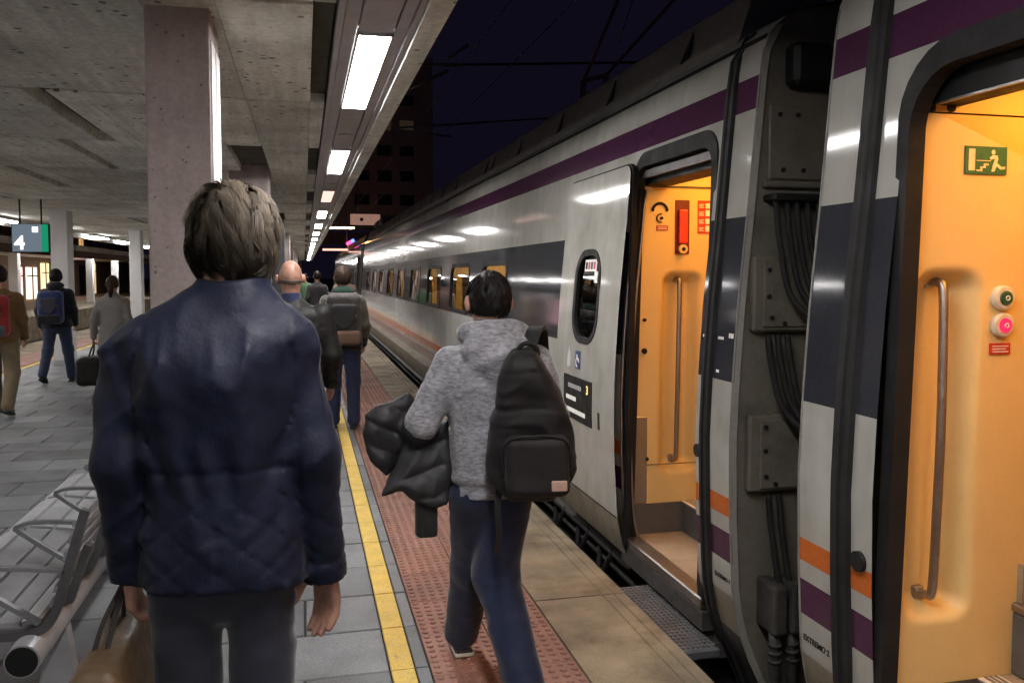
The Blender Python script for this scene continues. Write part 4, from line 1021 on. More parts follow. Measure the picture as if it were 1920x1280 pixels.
def strands(name, parent, mat, c, rad, n, length, seed, zmin, flow, lift=.012, width=.0016, front=.35, wave=.25, locks=110, conv=.6, fw=(0, 1, 0)):
    """hair as thin ribbons gathered into locks over the skull; front limits how far they start towards the face"""
    rg = np.random.RandomState(seed); c = np.array(c); rad = np.array(rad); ns = 7; fw = np.array(fw)
    def root():
        while True:
            d = rg.normal(size=3); d /= np.linalg.norm(d)
            if d[2] > zmin(d) and d @ fw < front + .5 * max(d[2], 0): return d
    def path(d, L, cv, lf):
        p = d.copy(); out = []
        for k in range(ns + 1):
            nn = p / rad; nn /= np.linalg.norm(nn); dr = flow(p) + wave * cv * (.5 + .9 * k / ns); dr = dr - nn * (dr @ nn); dr /= np.linalg.norm(dr) + 1e-9
            out.append((c + rad * p + nn * lf * (.2 + math.sin(min(k / ns, .85) * PI * .6)), nn, dr)); q = rad * p + dr * (L / ns); p = q / rad; p /= np.linalg.norm(p)
        return out
    G = [root() for _ in range(locks)]; GV = [np.clip(rg.normal(size=3), -1.3, 1.3) for _ in G]; GL = [rg.uniform(.35, 1.5) for _ in G]; GT = [rg.beta(1.7, 2.0) for _ in G]
    GP = [path(g, length, v, lift * l) for g, v, l in zip(G, GV, GL)]; GA = np.array(G)
    V = []; Fc = []; sh = []
    for _ in range(n):
        d = root(); gi = int(np.argmax(GA @ d)); L = length * rg.uniform(.7, 1.1)
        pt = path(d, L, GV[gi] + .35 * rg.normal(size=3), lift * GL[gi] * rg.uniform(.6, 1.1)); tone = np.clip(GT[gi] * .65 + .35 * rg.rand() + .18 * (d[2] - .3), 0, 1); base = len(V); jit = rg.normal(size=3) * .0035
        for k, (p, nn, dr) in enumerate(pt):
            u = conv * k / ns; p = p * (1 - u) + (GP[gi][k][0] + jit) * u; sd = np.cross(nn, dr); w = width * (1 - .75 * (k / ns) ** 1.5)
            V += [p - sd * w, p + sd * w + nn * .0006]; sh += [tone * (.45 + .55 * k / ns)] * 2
            if k: b = base + 2*k; Fc.append((b-2, b-1, b+1, b))
    me = bpy.data.meshes.new(name); me.from_pydata([tuple(v) for v in V], [], Fc); at = me.attributes.new('shade', 'FLOAT', 'POINT'); at.data.foreach_set('value', np.array(sh, np.float32))
    return link(name, me, mat, parent, local=True, smooth=True)

def figure(label, loc, rz, H, seed=1, res=.011, jacket=None, trousers=None, skin=None, hair=None, shoe=None, torso=None, arms=None, legs=None, head=None, headyaw=0.,
           fold=.006, hem=None, collar=None, jmatfn=None, extra_j=None, hair_cfg=None, hand_pose=None, girth=1., sole=None, bald=False, hairless=False, jname='jacket', leg_r=(.088, .062, .052), group=None, arm_r=(.060, .050, .038), arm_k=.028, crotch=None, hscale=1., fmix=(.55, .45, .30, .18)):
    t = empty('person', label, 'person', loc, rz, group)
    s = H / 1.75; hip = .90*s
    head = head or (0, .02, H - .115*s); hc = np.array(head)
    hem = hem or .86*s
    torso = torso or [(hem, 0, 0, .175*girth, .125*girth), (1.0*s, 0, 0, .170*girth, .120*girth), (1.12*s, 0, -.005, .168*girth, .118*girth), (1.28*s, 0, -.01, .185*girth, .125*girth), (1.38*s, 0, -.01, .185*girth, .115), (1.435*s, 0, 0, .135*girth, .09), (1.48*s, 0, .005, .075, .07), (1.50*s, 0, .01, .066, .064)]
    arms = arms or [((-.175*s, 0, 1.375*s), (-.225*s, -.06, 1.12*s), (-.22*s, .02, .90*s)), ((.175*s, 0, 1.375*s), (.225*s, -.02, 1.12*s), (.22*s, .14, .92*s))]
    legs = legs or [((-.085*s, 0, hip), (-.09*s, .10, .50*s), (-.09*s, .20, .085)), ((.085*s, 0, hip), (.09*s, .0, .49*s), (.09*s, -.24, .16))]
    # --- garment for the upper body
    def fj(P):
        d = loft(P, torso)
        for k, (a, b, c) in enumerate(arms):
            fa = np.array(c) - np.array(b); fa = fa / np.linalg.norm(fa); q = chain(P, (a, b, c + fa * .04), (arm_r[0], arm_r[1], arm_r[2]), .03)
            q = smax(q, ((P - np.array(c, np.float32)) @ fa.astype(np.float32)) - .030, .006); q = q + .004 * np.exp(-((((P - np.array(c, np.float32)) @ fa.astype(np.float32)) + .02) / .006) ** 2); d = smin(d, q, arm_k)
        if extra_j is not None: d = extra_j(P, d)
        W_ = P + .03 * np.stack([vnoise(P * 7, seed), vnoise(P * 7, seed + 1), vnoise(P * 7, seed + 2)], 1)
        rid = lambda q: np.maximum(q, -.4) ** 2 * np.sign(q)
        R1 = np.array([[.8, 0, -.6], [0, 1, 0], [.6, 0, .8]], np.float32)
        f = fmix[0] * ridge(W_ * np.array([9, 8, 4.5], np.float32), seed + 3) + fmix[1] * rid(ridge((W_ @ R1) * np.array([7, 7, 17.], np.float32), seed + 5)) + fmix[2] * rid(ridge((W_ @ R1.T) * np.array([14, 14, 26.], np.float32), seed + 6)) + fmix[3] * ridge(W_ * 34, seed + 8)
        return d - fold * f
    lo = (-.55, -.45, hem - .06); hi = (.55, .45, torso[-1][0] + .06)
    if arms: zmin = min(p[2] for a in arms for p in a) - .08; lo = (lo[0], lo[1], min(lo[2], zmin)); ym = max(abs(p[1]) for a in arms for p in a) + .12; xm = max(abs(p[0]) for a in arms for p in a) + .12; lo = (-max(xm, .32), -max(ym, .28), lo[2]); hi = (max(xm, .32), max(ym, .28), hi[2])
    jo = sdf(jname, fj, lo, hi, res, jacket, t, jmatfn)
    # --- trousers
    def ft(P):
        cr = crotch or .80*s; d = smax(ell(P, (0, 0, cr + .105), (.146*girth, .103, .135)), P[:, 2] - cr - .19, .02)
        for a, b, c in legs:
            d = smin(d, chain(P, (a, b, c), leg_r, .035), .022)
        W_ = P + .025 * np.stack([vnoise(P * 8, seed + 20), vnoise(P * 8, seed + 21), vnoise(P * 8, seed + 22)], 1)
        return d - fold * .75 * (.6 * ridge(W_ * np.array([9, 9, 20.], np.float32), seed + 23) + .4 * ridge(W_ * np.array([13, 13, 8.], np.float32), seed + 24))
    xm = max(abs(p[0]) for a in legs for p in a) + .13; yl = [p[1] for a in legs for p in a]; zb = min(p[2] for a in legs for p in a) - .07
    sdf('trousers', ft, (-xm, min(yl) - .16, max(zb, .012)), (xm, max(yl) + .16, 1.04*s), res, trousers, t)
    # --- body: one continuous skin surface from head to feet
    cy, sy = math.cos(headyaw), math.sin(headyaw); fwd = np.array([-sy, cy, 0]); rt = np.array([cy, sy, 0]); up = np.array([0, 0, 1.]); k_ = .115*s/.115
    hs = s * hscale
    def fb(P):
        Q = np.stack([(P - hc) @ rt, (P - hc) @ fwd, (P - hc) @ up], 1).astype(np.float32) / hs
        d = ell(Q, (0, -.012, .012), (.074, .094, .100)); d = smin(d, ell(Q, (0, .03, -.055), (.056, .066, .066)), .03)
        d = smin(d, ell(Q, (0, .095, -.02), (.013, .022, .022)), .015); d = smax(d, -ell(Q, (-.03, .092, .008), (.017, .012, .010)), .012); d = smax(d, -ell(Q, (.03, .092, .008), (.017, .012, .010)), .012)
        d = smin(d, ell(Q, (0, .088, -.062), (.022, .010, .007)), .008)
        for sx in (-1, 1): d = smin(d, ell(Q, (sx*.086, -.008, -.008), (.013, .021, .033)), .008)
        d = d * hs
        d = smin(d, cap(P, hc + fwd * -.015 + up * -.05*s, (torso[-1][1], torso[-1][2] - .01, torso[-1][0] - .10), .056*s, .062*s), .03)
        K2 = [(z, cx, cy_, rx * .86, ry * .84) for z, cx, cy_, rx, ry in torso[:-1]]; K2[0] = (max(K2[0][0], .8*s), *K2[0][1:]); K2 = sorted(K2, key=lambda q: q[0])
        d = smin(d, loft(P, K2, 2.2), .03)
        for a, b, c in arms: d = smin(d, chain(P, (a, b, c), (.042*s, .036*s, .026*s), .02), .03)
        for a, b, c in legs: d = smin(d, chain(P, (a, b, c), (leg_r[0] - .015, leg_r[1] - .014, leg_r[2] - .016), .02), .02)
        for k, (a, b, c) in enumerate(arms):
            for pts, rad in hand_chains(a, b, c, k, s, (hand_pose or {}).get(k, 'relaxed')): d = smin(d, chain(P, pts, rad, .006), .0035)
        return d
    zs = [p[2] for l in legs for p in l]; ys = [p[1] for l in list(legs) + list(arms) for p in l]; xs = [p[0] for l in list(legs) + list(arms) for p in l]
    sdf('body', fb, (min(xs) - .16, min(min(ys), -.2) - .12, .03), (max(xs) + .16, max(max(ys), .2) + .24, H + .02), min(res, .0055) if res < .01 else res * .85, skin or SKIN, t)
    # --- shoes
    for k, (a, b, c) in enumerate(legs):
        an = np.array(c, float); pit = math.asin(min(max((an[2] - .088) / .22, 0.), .8))
        ca, sa = math.cos(pit), math.sin(pit); R = np.array([[1, 0, 0], [0, ca, sa], [0, -sa, ca]])  # local axes as columns
        Rl = np.array([[1, 0, 0], [0, ca, sa], [0, -sa, ca]], np.float32).T
        toe = an + np.array([0, ca, -sa]) * .07 - np.array([0, sa, ca]) * .045
        def fs(P, toe=toe, Rl=Rl, an=an):
            Q = (P - toe.astype(np.float32)) @ Rl.T.T if False else np.stack([(P - toe)[:, 0], (P - toe) @ np.array([0, ca, -sa]), (P - toe) @ np.array([0, sa, ca])], 1).astype(np.float32)
            d = ell(Q, (0, .05, .0), (.046, .105, .042)); d = smin(d, ell(Q, (0, -.065, .018), (.039, .062, .058)), .03); d = smin(d, cap(Q, (0, -.065, .03), (0, -.06, .085), .038, .040), .03)
            so = rbox(Q, (0, .005, -.030), (.044, .145, .013), .012); d = smax(d, -(Q[:, 2] + .034), .006); return smin(d, so, .004)
        lo = toe - np.array([.09, .22, .2]); hi = toe + np.array([.09, .24, .2])
        sdf('shoe', fs, lo, hi, .0075 if res < .01 else .011, [shoe or M['rub'], sole or M['rub']], t, lambda C, toe=toe: (((C - toe) @ np.array([0, sa, ca])) < -.022))
    # --- hair
    if not bald and hair is not None:
        cfg = dict(thick=.014, front=.045, low=-.075, noise=.006, nf=45.); cfg.update(hair_cfg or {})
        def fh(P):
            Q = np.stack([(P - hc) @ rt, (P - hc) @ fwd, (P - hc) @ up], 1).astype(np.float32) / hs
            th = cfg['thick']; d = ell(Q, (0, -.014, .014), (.076 + th, .094 + th, .100 + th)) * hs
            d = smax(d, (Q[:, 1] - cfg['front'] - .55 * np.maximum(Q[:, 2] - .03, 0)) * .9, .012); d = smax(d, (cfg['low'] + .55 * np.maximum(Q[:, 1] + .05, 0) - Q[:, 2]), .012)
            if 'top' in cfg: d = smax(d, Q[:, 2] - cfg['top'], .012)
            return d - cfg['noise'] * ridge(Q * np.array([cfg['nf'], cfg['nf'], cfg['nf'] * .45], np.float32), seed + 40)
        ho = sdf('hair', fh, hc - .16, hc + .17, .005 if res < .01 else .008, hair, t)
        if 'attr' in cfg:
            me = ho.data; at = me.attributes.new('shade', 'FLOAT', 'POINT'); at.data.foreach_set('value', np.full(len(me.vertices), cfg['attr'], np.float32))
        t['hair_'] = 1; del t['hair_']
    for q in (-1, 1):
        e = hc + (rt * q * .031 + fwd * .074 + up * .008) * s; bm = BM(); bmesh.ops.create_uvsphere(bm, u_segments=8, v_segments=6, radius=.0115*s); bmesh.ops.translate(bm, verts=bm.verts, vec=tuple(e)); obj('eye', bm, 'signw', t, local=True)
    return t, hc, (rt, fwd, up), s * hscale
def hand_chains(sh, el, wr, k, s, pose):
    """palm, four fingers and a thumb beyond the wrist; k = 0 left, 1 right"""
    w = np.array(wr, float); f = w - np.array(el, float); f /= np.linalg.norm(f); side = 1 if k == 0 else -1
    inw = np.array([side * .72, -.70 if pose == 'relaxed' else 0., 0]); inw -= f * (inw @ f); inw /= np.linalg.norm(inw)      # palm faces the body
    fw = np.cross(f, inw) * (-side); fw /= np.linalg.norm(fw)
    if fw[1] < 0: fw = -fw
    out = []; c = w + f * .045*s; cu = {'relaxed': .55, 'grip': 1.35}[pose]
    for q in (-.024, -.008, .008, .024): out.append(([w + fw * q * .6, w + f * .085*s + fw * q], [.017*s, .0125*s]))
    for i, (q, L) in enumerate(((.027, .072), (.0095, .08), (-.0085, .074), (-.026, .058))):
        p0 = w + f * .088*s + fw * q; a = cu * .45; p1 = p0 + (f * math.cos(a) + inw * math.sin(a)) * L * .45 * s; a2 = a + cu * .7; p2 = p1 + (f * math.cos(a2) + inw * math.sin(a2)) * L * .33 * s; a3 = a2 + cu * .5; p3 = p2 + (f * math.cos(a3) + inw * math.sin(a3)) * L * .25 * s
        out.append(([p0, p1, p2, p3], [.0105*s, .0095*s, .0085*s, .0075*s]))
    t0 = w + f * .02*s + fw * .022; t1 = t0 + (f * .6 + fw * .62 + inw * .35) * .042 * s; t2 = t1 + (f * .8 + fw * .25 + inw * .5) * .032 * s; t3 = t2 + (f * .9 + inw * .5) * .02 * s
    out.append(([t0, t1, t2, t3], [.015*s, .0125*s, .0105*s, .0085*s])); return out

# ================================================================ man in the navy jacket
mx_, my_ = -.178, 1.9
NAVY = pm('navy_jacket', (.0046, .0070, .0195), .62, var=.25, scale=9, fine=260, fvar=.2, bump=.30, bscale=90, sheen=.05, spec=.24)
TROU = cloth('slate_trousers', (.023, .026, .040), .8)
def man_extra(P, d):
    # stand collar, waist seam, diagonal quilting on the lower half
    col_ = smax(cap(P, (.026, -.006, 1.545), (.034, .010, 1.63), .080, .070), P[:, 2] - (1.612 + .10 * P[:, 1] + .0), .006); d = smin(d, col_, .010)
    z = P[:, 2]; x = P[:, 0]
    d = d + .004 * np.exp(-((z - 1.222) / .006) ** 2) * (np.abs(x) < .15)
    q = np.clip((1.20 - z) / .05, 0, 1)
    for sg_ in (1, -1):
        u = (x * .85 + sg_ * z) / .085; r_ = np.abs(u - np.round(u)) * .085; d = d + .0026 * q * np.exp(-(r_ / .0045) ** 2)
    v = np.abs(x + .0) ; d = d + .004 * np.exp(-(v / .006) ** 2) * (z < 1.1) * (P[:, 1] < 0)
    d = d - .0065 * np.exp(-((z - 1.225) / .055) ** 2) * np.sin(x * 105 + 4 * vnoise(P * 7, 12)) * (np.abs(x) < .17)
    Wp = P + .035 * np.stack([vnoise(P * 6, 91), vnoise(P * 6, 92), vnoise(P * 6, 93)], 1)
    long_ = np.clip(ridge(Wp * np.array([17, 6, 3.2], np.float32), 94), -.2, 1) ** 2; d = d - .012 * long_ * np.clip((z - 1.20) * 7, .25, 1) * np.clip((1.53 - z) * 12, 0, 1)
    Rd = np.array([[.77, 0, -.64], [0, 1, 0], [.64, 0, .77]], np.float32); diag = np.clip(ridge((Wp @ Rd) * np.array([4, 6, 19.], np.float32), 95), 0, 1) ** 2; d = d - .005 * diag * (np.abs(x) > .13)
    arm_line = np.abs(x) - (.158 - .35 * np.clip(z - 1.40, -.2, .1) ** 2 * 6); d = d + .0045 * np.exp(-(arm_line / .0045) ** 2) * np.clip((z - 1.24) * 20, 0, 1)
    d = d - .0050 * np.clip((z - 1.24) * 6, 0, 1) * np.clip((1.5 - z) * 12, 0, 1) * np.sin(x * 48 + 2.0 * np.sin(z * 7) + 5 * vnoise(P * 5, 77)) * (P[:, 1] < .02)
    return d
mtorso = [(.975, .005, 0, .170, .128), (1.04, .003, 0, .165, .125), (1.12, 0, 0, .158, .120), (1.215, 0, -.003, .150, .114), (1.30, 0, -.008, .160, .120), (1.40, 0, -.014, .176, .124), (1.455, 0, -.014, .192, .116), (1.495, .002, -.012, .196, .104), (1.525, .006, -.008, .172, .092), (1.552, .014, -.003, .128, .082), (1.58, .025, .002, .092, .075), (1.605, .03, .006, .074, .068)]
MH = (.034, .035, 1.690)
HG = hairmat('grey_brown_hair', (.011, .009, .0075), (.22, .18, .135))
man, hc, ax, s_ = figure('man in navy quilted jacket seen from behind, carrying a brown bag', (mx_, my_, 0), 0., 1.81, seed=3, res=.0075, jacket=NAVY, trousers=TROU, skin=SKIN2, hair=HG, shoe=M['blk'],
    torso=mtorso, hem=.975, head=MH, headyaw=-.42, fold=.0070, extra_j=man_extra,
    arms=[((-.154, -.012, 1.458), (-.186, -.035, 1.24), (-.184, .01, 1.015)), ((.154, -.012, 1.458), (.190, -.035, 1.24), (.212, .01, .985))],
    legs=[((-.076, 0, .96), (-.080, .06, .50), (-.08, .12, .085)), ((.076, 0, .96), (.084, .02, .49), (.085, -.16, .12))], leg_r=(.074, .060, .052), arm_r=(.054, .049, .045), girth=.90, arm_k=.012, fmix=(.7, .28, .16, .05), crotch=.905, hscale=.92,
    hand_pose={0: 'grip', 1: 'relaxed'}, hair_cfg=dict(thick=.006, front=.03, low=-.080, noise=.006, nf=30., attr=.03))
rt, fwd, up = ax
def flow_man(q): return -up * 1.15 - fwd * .55 * np.clip(q[2], 0, 1) + rt * .45
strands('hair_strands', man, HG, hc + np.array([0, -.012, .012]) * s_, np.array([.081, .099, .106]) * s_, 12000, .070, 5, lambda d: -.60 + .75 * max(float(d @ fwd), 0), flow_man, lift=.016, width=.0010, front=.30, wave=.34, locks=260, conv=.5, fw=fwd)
# brown bag hanging from his left hand
BAG = pm('brown_bag', (.062, .036, .014), .6, var=.3, scale=9, fine=60, fvar=.15, bump=.6, bscale=35)
bg = empty('shopping_bag', 'brown bag with dark straps hanging from the hand of the navy jacket man', 'bag', (mx_ - .235, my_ - .02, .45))
WL[bg] = Vector((0, 0, 0))
hx, hy, hz = -.205 + .0, .035, .955
def bagf(P):
    z = P[:, 2]; k = np.clip((z - .50) / .40, 0, 1)
    Q = P.copy(); Q[:, 0] += .06 * (1 - k)
    d = rbox(Q, (0, 0, .66), (.105, .20, .20), .03); d = smax(d, (np.abs(Q[:, 0]) - (.115 - .095 * k ** 1.5)), .02)
    return d - .007 * ridge(Q * np.array([9, 7, 9.], np.float32), 9)
bo = sdf('bag_body', bagf, (-.26, -.26, .44), (.2, .26, .90), .009, BAG, bg); 
bg.location = (mx_ - .215, my_ + .03, 0); 
for y in (-.06, .06):
    pts = bez([(-.012, y * 1.6, .83), (.0, y * .9, .90), (.012, y*.2, .952), (.008, y * -.3 + .02, .965)], 8); obj('bag_strap', tb(pts, .006, 6), cloth('strap_dark', (.02, .017, .014)), bg, local=True)
    obj('bag_strap', tb(bez([(-.04, y * 1.6, .82), (-.02, y, .90), (.004, y*.2, .952), (.010, y * -.2 + .02, .966)], 8), .006, 6), MATS['strap_dark'], bg, local=True)

# ================================================================ boy in the grey hoodie
kx, ky = .672, 3.08
HOOD = pm('grey_hoodie', (.215, .215, .235), .9, var=.16, scale=14, fine=75, fvar=.42, bump=.5, bscale=300, sheen=.3, spec=.2, stretch=(.55, .8, 1.7))
HOODR = pm('hoodie_lining', (.10, .085, .09), .9, fine=90, fvar=.3)
def kid_extra(P, d):
    # hood lying on the back and rolled round the neck, rib at the hem and the cuff
    h1 = ell(P, (.0, -.105, 1.345), (.125, .062, .085)); h1 = smin(h1, ell(P, (0, -.125, 1.295), (.055, .040, .075)), .05)
    th = np.linspace(PI * .95, PI * 2.05, 9); ringp = [(.10 * math.cos(a), -.015 + .10 * math.sin(a), 1.405 - .02 * math.sin(a)) for a in th]
    h2 = chain(P, ringp, [.030] * 9, .015); d = smin(d, smin(h1, h2, .02), .012)
    u = (P[:, 2] - 1.36) * 1.0 + np.abs(P[:, 0]) * .55; d = d + .005 * np.sin(u * 70) * np.exp(-((P[:, 2] - 1.36) / .08) ** 2) * (P[:, 1] < -.05)
    rib = np.clip((.865 - P[:, 2]) / .01, 0, 1); d = d + rib * (.008 + .0012 * np.sin(np.arctan2(P[:, 1], P[:, 0]) * 90))
    d = d - .003 * np.exp(-((P[:, 2] - .885) / .015) ** 2)
    return d
ktorso = [(.80, 0, 0, .142, .105), (.86, 0, 0, .148, .112), (.95, 0, -.005, .152, .115), (1.10, 0, -.012, .165, .118), (1.22, 0, -.022, .180, .118), (1.31, 0, -.022, .172, .108), (1.36, 0, -.015, .125, .09), (1.40, 0, .0, .078, .07), (1.44, 0, .01, .062, .06)]
KH = (-.005, .03, 1.522)
HB = hairmat('black_hair', (.004, .0035, .0035), (.020, .015, .013))
kid, hc, ax, s_ = figure('boy in grey hooded sweatshirt walking beside the train with a backpack', (kx, ky, 0), 0., 1.63, seed=11, res=.0075, jacket=HOOD, jname='hoodie', trousers=DENIM, skin=SKIN, hair=HB, shoe=cloth('sneaker_black', (.02, .018, .018)), sole=pm('sole_white', (.55, .52, .48), .6),
    torso=ktorso, girth=.88, hem=.80, head=KH, fold=.006, extra_j=kid_extra,
    arms=[((-.165, -.015, 1.300), (-.262, -.03, 1.085), (-.285, .19, 1.02)), ((.165, -.015, 1.300), (.225, -.04, 1.09), (.16, .17, 1.13))],
    legs=[((-.062, .02, .82), (-.025, .25, .46), (-.035, .45, .095)), ((.060, 0, .82), (.03, .07, .47), (.088, -.16, .13))], leg_r=(.098, .084, .072), crotch=.76, arm_r=(.058, .054, .040),
    hand_pose={0: 'grip', 1: 'grip'}, hair_cfg=dict(thick=.008, front=.05, low=-.055, noise=.004, nf=60., attr=.2))
rt, fwd, up = ax
strands('hair_strands', kid, HB, hc + np.array([0, -.012, .012]) * s_, np.array([.080, .098, .105]) * s_, 5000, .030, 8, lambda d: -.48 + .8 * max(float(d @ fwd), 0), lambda q: -up * .8 + fwd * .2, lift=.006, width=.0009, front=.5, wave=.30, locks=500, conv=.3, fw=fwd)
# neck shirt band
def nb(P): return smax(cap(P, (0, -.005, 1.36), (0, .008, 1.455), .074, .064), P[:, 2] - 1.462, .006)
sdf('collar_lining', nb, (-.12, -.12, 1.33), (.12, .12, 1.48), .008, HOODR, kid)
# backpack on the right shoulder
BPK = cloth('black_backpack', (.0058, .0056, .0062), .6, sheen=.06, fine=300, bump=.5); BPK2 = cloth('charcoal_pocket', (.0105, .0088, .009), .75, sheen=.06)
bk = empty('backpack', 'black backpack with small leather patch slung on the shoulder of the hoodie boy', 'backpack', (kx + .098, ky - .20, .842), -.22)
bk.rotation_euler = (.05, -.02, -.22)
def bpf(P):
    z = P[:, 2]; w = np.interp(z, [0, .1, .22, .34, .44, .52], [.115, .150, .145, .118, .088, .050]); Q = P.copy(); Q[:, 0] = Q[:, 0] * (.15 / w) - .06 * np.clip((z - .32) / .25, 0, 1) * -1
    d = rbox(Q, (0, 0, .26), (.15, .098, .26), .08); d = smax(d, z - .52, .04)
    for zz in (.33, .455): d = d + .005 * np.exp(-((z - zz + .25 * P[:, 0] ** 2 * 4) / .006) ** 2)
    return d - .010 * ridge(P * np.array([8, 8, 9.], np.float32), 55) - .006 * ridge((P + .03 * vnoise(P * 9, 3)[:, None]) * np.array([10, 12, 24.], np.float32), 57)
sdf('pack_body', bpf, (-.24, -.16, -.03), (.26, .16, .60), .008, BPK, bk)
def bpp(P):
    d = rbox(P, (.02, -.105, .135), (.108, .035, .105), .032); return d - .004 * ridge(P * np.array([10, 8, 9.], np.float32), 56)
sdf('front_pocket', bpp, (-.14, -.17, .0), (.18, -.03, .28), .007, BPK2, bk)
obj('leather_patch', bx(.065, .118, -.146, -.139, .055, .092, bev=.003), pm('leather_patch', (.32, .22, .18), .6), bk, local=True)
obj('zip', tb(bez([(-.10, -.125, .10), (-.09, -.132, .22), (.02, -.135, .245), (.12, -.132, .22), (.135, -.125, .10)], 8), .004, 6), 'blk', bk, local=True)
obj('grab_handle', tb(bez([(-.04, .03, .48), (-.03, .02, .525), (.0, .015, .54), (.03, .02, .52), (.035, .03, .475)], 8), .009, 8), BPK, bk, local=True)
def ribbon3(pts, w, th, wdir):
    P_ = bez(pts, 8); bm = BM(); wd_ = Vector(wdir).normalized(); rg = []
    for p, (t_, u, v) in zip(P_, frames(P_)):
        n_ = t_.cross(wd_).normalized(); rg.append([bm.verts.new(q) for q in (p + wd_*w/2 + n_*th/2, p - wd_*w/2 + n_*th/2, p - wd_*w/2 - n_*th/2, p + wd_*w/2 - n_*th/2)])
    for a, b in zip(rg, rg[1:]):
        for k in range(4): bm.faces.new((a[k], a[(k+1) % 4], b[(k+1) % 4], b[k]))
    bm.faces.new(rg[0]); bm.faces.new(rg[-1][::-1]); bmesh.ops.recalc_face_normals(bm, faces=bm.faces); return bm
obj('shoulder_strap', ribbon3([(.0, .06, .50), (.025, .13, .565), (.05, .21, .565), (.06, .285, .48), (.065, .30, .33)], .055, .014, (1, .1, 0)), BPK, bk, local=True)
obj('shoulder_strap', ribbon3([(-.09, .09, .47), (-.12, .10, .30), (-.125, .085, .12), (-.11, .06, .03)], .045, .012, (.3, 1, 0)), BPK, bk, local=True)
obj('loose_strap', ribbon3([(-.11, -.02, .06), (-.118, -.045, -.03), (-.115, -.05, -.12), (-.122, -.048, -.19)], .022, .005, (1, .2, 0)), BPK, bk, local=True)
# black padded jacket over his left forearm
PUF = pm('black_puffer', (.0075, .0075, .009), .62, var=.2, scale=12, fine=120, bump=.35, bscale=70, spec=.5)
pj = empty('padded_jacket', 'black padded jacket draped over the forearm of the hoodie boy', 'jacket', (kx - .30, ky + .05, .60)); pj.location = (kx, ky, 0)
def poly2(x, z, pts):
    """signed distance to a polygon in the x-z plane (negative inside)"""
    n = len(pts); d = np.full(x.shape, 1e9, np.float32); s = np.ones(x.shape, np.float32)
    for i in range(n):
        ax_, az_ = pts[i]; bx_, bz_ = pts[i-1]; ex, ez = bx_ - ax_, bz_ - az_; wx, wz = x - ax_, z - az_
        t = np.clip((wx*ex + wz*ez) / (ex*ex + ez*ez), 0, 1); d = np.minimum(d, (wx - ex*t)**2 + (wz - ez*t)**2)
        c1 = z >= az_; c2 = z < bz_; c3 = ex*wz > ez*wx; s = np.where((c1 & c2 & c3) | (~c1 & ~c2 & ~c3), -s, s)
    return s * np.sqrt(d)
WING = [(-.303, 1.178), (-.386, 1.15), (-.458, 1.113), (-.473, 1.048), (-.442, .937), (-.39, .885), (-.336, .943), (-.284, 1.008), (-.241, 1.081)]
DRAPE = [(-.306, 1.017), (-.252, 1.066), (-.159, 1.085), (-.150, .975), (-.155, .867), (-.18, .79), (-.225, .779), (-.282, .797), (-.34, .83), (-.413, .819), (-.377, .89), (-.344, .961)]
def pjf(P):
    Q = P + .012 * np.stack([vnoise(P * 14, 31), vnoise(P * 10, 32), vnoise(P * 14, 33)], 1)
    x, y, z = Q[:, 0], Q[:, 1], Q[:, 2]
    def pillow(pts, yc, th, ang, per):
        e = poly2(x, z, pts); u = (x * math.sin(ang) + z * math.cos(ang)) / per; q = np.abs(np.sin(PI * u)) ** .6
        h = th * np.sqrt(np.clip(-e / .045, 0, 1)) * (.55 + .45 * q) + .004
        return np.maximum((np.abs(y - yc) - h) * .7, e * .8)
    w = pillow(WING, .06 + .5 * (x + .35) * .4,   .030, .5, .075); m = pillow(DRAPE, -.005 + .25 * (z - .9), .034, -.25, .085)
    b2 = pillow([(px + .02, pz - .01) for px, pz in DRAPE], .11, .032, -.25, .085)
    over = chain(Q, [(-.270, -.01, 1.055), (-.30, .20, 1.04)], [.060, .062], .03)
    d = smin(smin(w, m, .02), smin(b2, over, .03), .025)
    return d - .0025 * ridge((P + .02 * vnoise(P * 9, 5)[:, None]) * np.array([20, 16, 24.], np.float32), 66)
sdf('padded_shell', pjf, (-.54, -.12, .74), (-.10, .34, 1.21), .006, PUF, pj)
def pjc(P):
    d = rbox(P, (-.246, -.0, .735), (.042, .028, .078), .02); return d + .0015 * np.sin(P[:, 0] * 700)
sdf('ribbed_cuff', pjc, (-.33, -.04, .62), (-.18, .09, .82), .006, cloth('rib_black', (.012, .012, .012), .9), pj)

# ================================================================ bald man, man with grey backpack, people on the left
LEA = pm('black_leather', (.008, .0075, .007), .6, var=.3, scale=10, fine=90, bump=.4, bscale=90, spec=.22)
bald, hc, ax, s_ = figure('bald man in black leather jacket walking ahead of the navy jacket man', (-.085, 5.75, 0), 0., 1.715, seed=21, res=.011, jacket=LEA, trousers=DENIM, skin=SKIN2, shoe=M['blk'], hair=hairmat('cropped_grey', (.10, .075, .06), (.16, .13, .11)), hair_cfg=dict(thick=.0015, top=-.012, low=-.075, noise=.0015, attr=.3, front=.0), fold=.009, girth=1.10,
    arms=[((-.20, -.01, 1.36), (-.27, -.07, 1.10), (-.255, .02, .88)), ((.195, -.01, 1.355), (.255, -.04, 1.10), (.25, .10, .90))], arm_r=(.074, .062, .045))
def shirt(P): return smax(cap(P, (0, -.006, 1.44), (0, .008, 1.500), .070, .064), P[:, 2] - 1.505, .006)
sdf('shirt_collar', shirt, (-.1, -.1, 1.38), (.1, .1, 1.53), .008, cloth('shirt_blue', (.012, .018, .05)), bald)
